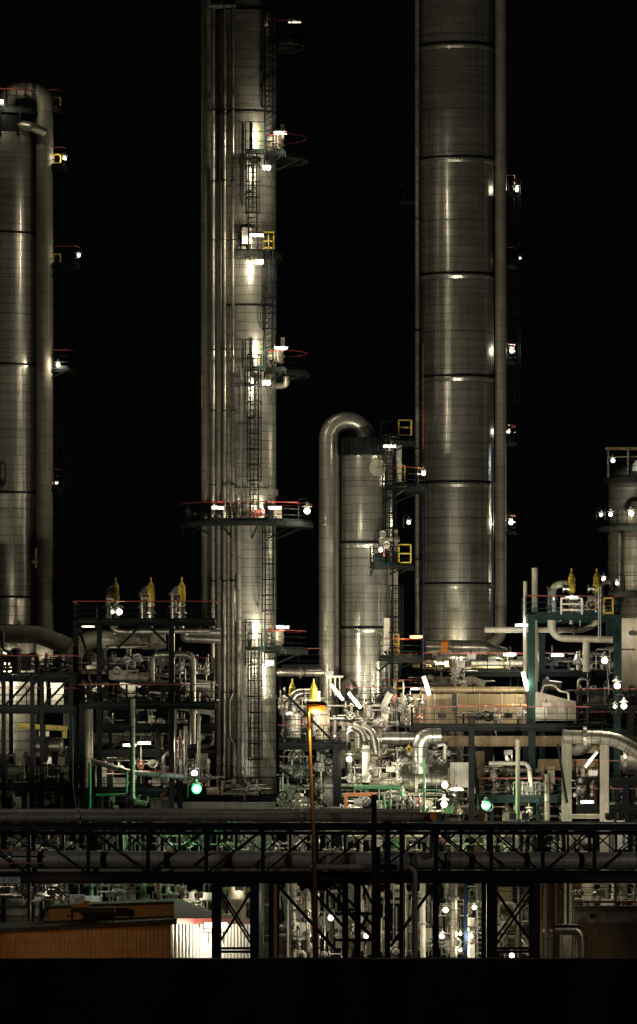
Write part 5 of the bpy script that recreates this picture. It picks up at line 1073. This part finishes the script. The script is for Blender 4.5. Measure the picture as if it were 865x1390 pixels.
support('single bridge column with a rusty face left of the lamp pole', (372,), braces=False, wd=.55, ds=(256.4,))
support('pillar of the bridge right of centre', (592,), braces=False, wd=.3, ds=(256.4,))
support('pair of dark columns right of the lamp pole under the bridge', (469, 486), braces=False, wd=.3)
support('dark post close to the left of the right braced support', (657,), braces=False, wd=.24, ds=(256.2,))
run('rusty_pipe', 'rusty upright pipe beside the single bridge column left of the lamp pole', [(374, 1200), (374, 1330)], 255.6, 2.4, 'rusty_steel')
for px, y0, w, mt, t in ((508, 1079, .26, 'navy_steel', 'tall dark column rising above the bridge in the centre'), (514, 1150, .22, 'dark_steel', 'dark column close behind the tall one'), (526, 1115, .3, 'navy_steel', 'thick navy column right of the tall dark one'), (545, 1118, .2, 'navy_steel', 'slim navy column right of the thick one')):
    m = MB(); m.ibar((X(px, 254.6), 254.6, 0), (X(px, 254.6), 254.6, Z(y0, 254.6)), w, w); m.box((X(px, 254.6), 254.6, Z(y0, 254.6)), (w * 1.3, w * 1.3, .05)); o = m.build('steel_column', mt); tag(o, t, 'column')
o = thing('braced_frame', 'group of slanting dark legs fanning down right of the lamp pole', 'frame', (X(430, 259), 259, 0))
for (a_, b_, w) in (((372, 1196), (456, 1290), .17), ((412, 1196), (470, 1262), .16), ((432, 1196), (508, 1275), .2), ((448, 1196), (512, 1262), .14), ((490, 1196), (512, 1240), .14), ((500, 1240), (480, 1280), .14), ((458, 1235), (480, 1235), .18)):
    MB().bar((X(a_[0], 259), 259, Z(a_[1], 259)), (X(b_[0], 259), 259, Z(b_[1], 259)), w).build('leg', 'dark_steel', o)
for y in (1240, 1276): MB().bar((X(455, 259), 259, Z(y, 259)), (X(512, 259), 259, Z(y, 259)), .16).build('tie', 'dark_steel', o)
m = MB(); m.bar((X(530, 257), 257, Z(1285, 257)), (X(592, 257), 257, Z(1198, 257)), .16); o = m.build('brace_bar', 'dark_steel'); tag(o, 'dark brace slanting up right from the slim navy column', 'brace')

# ================================================================ SHED
D = 262
SH = thing('shed', 'ribbed sheet metal shed with an orange lit front and a white side at lower left', 'shed', (X(110, D), D + 6, 0))
def ribbed(p0, p1, z0, zt0, zt1, pitch, dep, mat, name, parent):
    """trapezoid rib sheet from p0 to p1; the top runs from zt0 to zt1"""
    p0 = Vector(p0); p1 = Vector(p1); d = p1 - p0; L = d.length; d.normalize(); nrm = Vector((d.y, -d.x, 0)); n = int(L / pitch); vs = []; fs = []
    for i in range(n):
        for t, o_ in ((0, 0), (.45, 0), (.55, 1), (.9, 1)):
            s_ = (i + t) * L / n; q = p0 + d * s_ + nrm * (o_ * dep); zt = zt0 + (zt1 - zt0) * s_ / L
            vs.append((q.x, q.y, z0)); vs.append((q.x, q.y, zt))
    q = p1; vs.append((q.x, q.y, z0)); vs.append((q.x, q.y, zt1))
    for i in range(len(vs) // 2 - 1): fs.append((2 * i, 2 * i + 2, 2 * i + 3, 2 * i + 1))
    return MB()._add(vs, fs).build(name, mat, parent)
zl, zr = Z(1263, D), Z(1254, D)
ribbed((X(-70, D), D, 0), (X(234, D), D, 0), 0, Z(1267, D), zr, .235, .06, 'orange_sheet', 'front_wall', SH)
ribbed((X(235, D), D + .02, 0), (X(339, D + 9), D + 9, 0), 0, zr, Z(1254, D + 9), .42, .1, 'white_sheet', 'side_wall', SH)
m = MB(); m.bar((X(-70, D), D - .12, Z(1266, D)), (X(236, D), D - .12, zr + .08), .3, .22); m.build('eave', 'roof_felt', SH)
m = MB(); m.bar((X(235, D) + .12, D, zr + .14), (X(339, D + 9) + .12, D + 9, Z(1254, D + 9) + .14), .2, .3); m.build('fascia', 'red_paint', SH)
# upper storey set back, with its roof
m = MB(); vs = [(X(66, D + 4), D + 4, Z(1262, D)), (X(236, D + 4), D + 4, Z(1250, D)), (X(236, D + 4), D + 4, Z(1230, D)), (X(66, D + 4), D + 4, Z(1236, D)), (X(66, D + 4), D + 9, Z(1262, D)), (X(236, D + 4), D + 9, Z(1250, D)), (X(236, D + 4), D + 9, Z(1230, D)), (X(66, D + 4), D + 9, Z(1236, D))]
m._add(vs, [(0, 1, 2, 3), (7, 6, 5, 4), (0, 3, 7, 4), (1, 5, 6, 2), (3, 2, 6, 7)]); m.build('upper_wall', 'pink_sheet', SH)
m = MB(); m.bar((X(64, D + 4), D + 3.8, Z(1235, D)), (X(237, D + 4), D + 3.8, Z(1228, D)), .5, .14); m.build('roof_edge', 'roof_felt', SH)
m = MB(); vs = [(X(237, D + 4), D + 3.6, Z(1227, D)), (X(330, D + 9), D + 9, Z(1251, D + 9)), (X(236, D), D - .1, zr + .25), (X(237, D + 4), D + 9.4, Z(1227, D)), (X(64, D + 4), D + 3.6, Z(1235, D)), (X(64, D + 4), D + 9.4, Z(1235, D)), (X(-70, D), D + 9.4, Z(1262, D)), (X(-70, D), D - .1, Z(1264, D))]
m._add(vs, [(0, 1, 2), (0, 3, 1), (4, 5, 3, 0), (7, 2, 0, 4)][:3]); m._add([vs[7], vs[2], (X(236, D), D + 4.2, zr + .3), (X(-70, D), D + 4.2, Z(1262, D) + .1)], [(0, 1, 2, 3)]); m.build('roof', 'roof_felt', SH)
m = MB(); m._add([(X(300, D + 8.5), D + 8.6, Z(1284, D + 8.5)), (X(306, D + 8.5), D + 8.6, Z(1284, D + 8.5)), (X(303, D + 8.5), D + 8.6, Z(1278, D + 8.5)), (X(300, D + 8.5), D + 8.57, Z(1284, D + 8.5)), (X(306, D + 8.5), D + 8.57, Z(1284, D + 8.5)), (X(303, D + 8.5), D + 8.57, Z(1278, D + 8.5))], [(0, 1, 2), (3, 5, 4), (0, 3, 4, 1), (1, 4, 5, 2), (2, 5, 3, 0)]); m.build('warning_sign', 'yellow_paint', SH)
MB().tube([(X(231, D), D - .12, zr - .02), (X(231, D), D - .16, zr - .3), (X(231, D), D - .16, 0)], .05, 8, .1).build('downpipe', 'roof_felt', SH)
for q in (1276, 1291): MB().bar((X(-70, D), D - .075, Z(q + 2, D)), (X(229, D), D - .075, Z(q, D)), .012, .02).build('fixing_strip', 'rusty_steel', SH)
U = thing('rooftop_unit', 'dark ventilation unit on legs standing on the shed roof', 'unit', (X(126, D + 1), D + 1.5, Z(1256, D)))
m = MB(); m.box((X(126, D + 1), D + 1.5, Z(1236, D)), (M(60, D), 1.4, M(7, D))); m.build('duct', 'roof_felt', U); m = MB(); m.box((X(121, D + 1), D + 1.5, Z(1244, D)), (M(15, D), 1.2, M(17, D))); m.build('fan_housing', 'dark_steel', U)
for px in (98, 133, 154): MB().bar((X(px, D + 1), D + 1.2, Z(1257, D)), (X(px, D + 1), D + 1.2, Z(1236, D)), .12).build('leg', 'dark_steel', U)
m = MB(); m.box((X(117, D + 1), D + 1.5, Z(1228, D)), (.35, .4, .3)); m.bar((X(98, D + 1), D + 1.4, Z(1230, D)), (X(117, D + 1), D + 1.4, Z(1229, D)), .14); m.build('vent_cap', 'orange_sheet', U)
m = MB(); m.bar((X(90, D + 1), D + .8, Z(1244, D)), (X(100, D + 1), D + .8, Z(1244, D)), .07); m.bar((X(133, D + 1), D + .8, Z(1243, D)), (X(141, D + 1), D + .8, Z(1243, D)), .07); m.build('pipe_stub', 'dark_steel', U)
lamp('flood', 283, 1258, 264.3, 900, label='left one of two glaring floodlights on the white shed wall', off=(.6, -.7, -.2))
lamp('flood', 303, 1258, 265.5, 900, label='right one of two glaring floodlights on the white shed wall', off=(.6, -.7, -.2))


# ================================================================ STREET LAMP (orange), in front of the bridge
D = 246
SL = thing('street_lamp', 'tall street lamp with an orange sodium head in front of the bridge', 'street lamp', (X(428, D), D, 0))
MB().tube([(X(429, D), D, 0), (X(427, D), D, Z(1180, D))], .15, 14, 0, .125).build('lower_pole', 'galvanised', SL)
MB().tube([(X(427, D), D, Z(1180, D)), (X(419, D), D, Z(968, D))], .10, 14, 0, .075).build('pole', 'galvanised', SL)
MB().tube([(X(419, D), D, Z(968, D)), (X(418.5, D), D, Z(962, D)), (X(422, D), D, Z(959, D))], .06, 10, .1).build('arm', 'galvanised', SL)
m = MB(); m.lathe([(.0, 0), (.12, .02), (.17, .2), (.19, .5), (.15, .85), (.06, 1.02), (0, 1.04)], (X(416, D), D, Z(957, D)), 18, (1, 0, .02)); m.build('lamp_head', 'galvanised', SL)
m = MB(); m.lathe([(0, 0), (.12, .04), (.18, .2), (.18, .62), (.12, .82), (0, .88)], (X(419, D), D - .06, Z(961, D) - .1), 16, (1, 0, .12)); m.build('lamp_glass', 'lamp_orange', SL)
def plight(par, loc, w, c, rad=.15):
    ld = bpy.data.lights.new('lamp_light', 'POINT'); ld.energy = w; ld.color = c; ld.shadow_soft_size = rad
    lo = bpy.data.objects.new('lamp_light', ld); col.objects.link(lo); lo.parent = par; lo.location = Vector(loc) - parent_world(par)
plight(SL, (X(428, D), D - .3, Z(965, D) - .12), 90, (1, .4, .05), .05)
sp_ = bpy.data.lights.new('lamp_light', 'SPOT'); sp_.energy = 3000; sp_.color = (1, .4, .06); sp_.spot_size = R(60); sp_.spot_blend = .5; sp_.shadow_soft_size = .05
so_ = bpy.data.objects.new('lamp_light', sp_); col.objects.link(so_); so_.parent = SL; so_.location = Vector((X(426, D) + .1, D - .45, Z(964, D) - .1)) - parent_world(SL); so_.rotation_euler = (R(2), 0, 0)
# added orange street lamps, unseen past both edges, lighting the shed and pipes
for px, dd, sc, lab in ((-60, 240, .45, 'added lower orange street lamp unseen beyond the left edge, lighting the shed front'), (960, 244, .45, 'added lower orange street lamp unseen beyond the right edge')):
    s2 = dup(SL, (X(px, dd), dd, 0), lab); s2.scale = (sc, sc, sc)
    for c in [c for c in col.objects if c.parent == s2 and c.type == 'LIGHT']: 
        ld = bpy.data.lights.new('lamp_light', 'SPOT'); ld.energy = 3000 if px < 0 else 1300; ld.color = (1, .5, .13); ld.spot_size = R(34); ld.spot_blend = .4; ld.shadow_soft_size = .12; c.data = ld
        w0 = Vector((X(px, dd), dd, 0)) + Vector(c.location) * sc; tgt = Vector((X(140, 262), 262, .6)) if px < 0 else Vector((X(770, 261), 261, 1.5))
        if 'seen' in dir() and s2 in seen: c.data = bpy.data.lights.new('lamp_light', 'SPOT'); c.data.energy = 0
        seen = [s2]
        c.rotation_euler = (tgt - w0).to_track_quat('-Z', 'Y').to_euler()
# ================================================================ ADDED FLOODLIGHTS hidden behind the bridge to light the towers
YW = 2.3
for px, dd, w, ax, ay, aD, t in ((40, 273, 3400, 10, 560, 305, 'added floodlight mast hidden behind the bridge aimed at the left tower'), (215, 270, 700, 320, 520, 300, 'added floodlight mast hidden behind the bridge aimed at the tower left of centre'), (392, 271, 800, 350, 560, 300, 'added floodlight mast hidden behind the bridge near the lamp pole'),
                      (470, 272, 3200, 495, 720, 304, 'added floodlight mast hidden behind the bridge aimed at the shorter bright column'), (548, 271, 5200, 610, 500, 318, 'added floodlight mast behind the bridge aimed at the left face of the widest tower'), (705, 271, 5600, 635, 450, 318, 'added floodlight mast behind the bridge aimed at the right face of the widest tower'), (835, 273, 2200, 868, 720, 326, 'added floodlight mast hidden behind the bridge aimed at the right edge column')):
    o = thing('added_floodlight_mast', t, 'floodlight', (X(px, dd), dd, 0), 'added floodlight masts behind the bridge'); z = Z(1113, dd)
    MB().tube([(X(px, dd), dd, 0), (X(px, dd), dd, z)], .12, 10, 0, .08).build('mast', 'galvanised', o)
    MB().bar((X(px, dd) - .5, dd, z), (X(px, dd) + .5, dd, z), .08).build('crossarm', 'galvanised', o)
    for q in (-.35, .35):
        h = MB().box((X(px, dd) + q, dd + .1, z + .2), (.4, .15, .32), rx=R(25)).build('lamp_head', 'galvanised', o); MB().box((X(px, dd) + q, dd + .2, z + .2), (.34, .02, .26), rx=R(25)).build('lamp_glass', 'lamp_white', h)
    ld = bpy.data.lights.new('lamp_light', 'SPOT'); ld.energy = w * YW; ld.color = (1, .9, .69); ld.spot_size = R(64); ld.spot_blend = .8; ld.shadow_soft_size = .25
    lo = bpy.data.objects.new('lamp_light', ld); col.objects.link(lo); lo.parent = o; p_ = Vector((X(px, dd), dd + .6, z + .35)); lo.location = p_ - parent_world(o)
    lo.rotation_euler = (P(ax, ay, aD) - p_).to_track_quat('-Z', 'Y').to_euler()
for px, dd, w, t in ((-210, 232, 2200, 'added white street lamp unseen far beyond the left edge'), (1080, 232, 2000, 'added white street lamp unseen far beyond the right edge')):  # added white lamps out of view, there to light the bridge
    s3 = thing('street_lamp', t, 'street lamp', (X(px, dd), dd, 0)); z = 17.
    MB().tube([(X(px, dd), dd, 0), (X(px, dd), dd, z - 1), (X(px, dd), dd + .8, z)], .12, 12, .6, .08).build('pole', 'galvanised', s3)
    h = MB().box((X(px, dd), dd + 1.2, z), (.35, .9, .16)).build('lamp_head', 'galvanised', s3); MB().box((X(px, dd), dd + 1.2, z - .1), (.25, .6, .03)).build('lamp_glass', 'lamp_white', h)
    ld = bpy.data.lights.new('lamp_light', 'SPOT'); ld.energy = w * 1.5; ld.color = (1, .92, .82); ld.spot_size = R(46); ld.spot_blend = .5; ld.shadow_soft_size = .2
    lo = bpy.data.objects.new('lamp_light', ld); col.objects.link(lo); lo.parent = s3; p_ = Vector((X(px, dd), dd + 1.4, z - .3)); lo.location = p_ - parent_world(s3); lo.rotation_euler = (Vector((X(220 if px < 0 else 640, 257), 257, 8.5)) - p_).to_track_quat('-Z', 'Y').to_euler()

# ================================================================ GROUND AND CAMERA
g = MB(); prof = [(-200, 0), (60, 0), (150, 0), (189, 0), (199, 5.0), (200, 5.04), (203, 4.9), (214, 0), (420, 0), (1500, 0), (9000, 0)]  # raised bank is added, its near slope turned from the plant's light
xs = [-4000, -400] + [(-60 + 1.5 * k) for k in range(81)] + [400, 4000]; rg = random.Random(5); vs = []; fs = []
for j, (y, z) in enumerate(prof):
    for x in xs: vs.append((x, y + (rg.uniform(-.3, .3) if 150 < y < 210 and abs(x) < 100 else 0), z + (rg.uniform(-.03, .03) if 150 < y < 202 and abs(x) < 100 else 0)))
nx = len(xs)
for j in range(len(prof) - 1):
    for i in range(nx - 1): fs.append((j * nx + i, j * nx + i + 1, (j + 1) * nx + i + 1, (j + 1) * nx + i))
g._add(vs, fs, None, True); struct(g.build('ground', 'ground_earth', origin=(0, 0, 0)))
g = MB(); g._add([(-60, 222, .004), (60, 222, .004), (60, 345, .004), (-60, 345, .004)], [(0, 1, 2, 3)]); struct(g.build('yard_paving', 'asphalt', origin=(0, 280, 0)))
w = bpy.data.worlds.new('World'); scene.world = w; w.use_nodes = True
w.node_tree.nodes['Background'].inputs[0].default_value = (.8, .85, 1, 1); w.node_tree.nodes['Background'].inputs[1].default_value = .0012
cam = bpy.data.cameras.new('Camera'); co = bpy.data.objects.new('Camera', cam); col.objects.link(co); scene.camera = co
co.location = (0, 0, HC); co.rotation_euler = (R(90), 0, 0)
cam.sensor_fit = 'VERTICAL'; cam.sensor_height = 36; cam.sensor_width = 24; cam.lens = FPX * 36 / 1390
cam.shift_y = (H0 - 695) / 1390; cam.clip_start = 1; cam.clip_end = 12000
vs_ = scene.view_settings; vs_.view_transform = 'Standard'; vs_.look = 'None'; vs_.exposure = 0; vs_.gamma = 1; vs_.use_curve_mapping = False
cy_ = scene.cycles; cy_.use_denoising = True; cy_.use_light_tree = True; cy_.max_bounces = 5; cy_.diffuse_bounces = 2; cy_.glossy_bounces = 3; cy_.transmission_bounces = 1
cy_.sample_clamp_indirect = 3; cy_.caustics_reflective = False; cy_.caustics_refractive = False; cy_.light_sampling_threshold = .002
scene.render.engine = 'CYCLES'
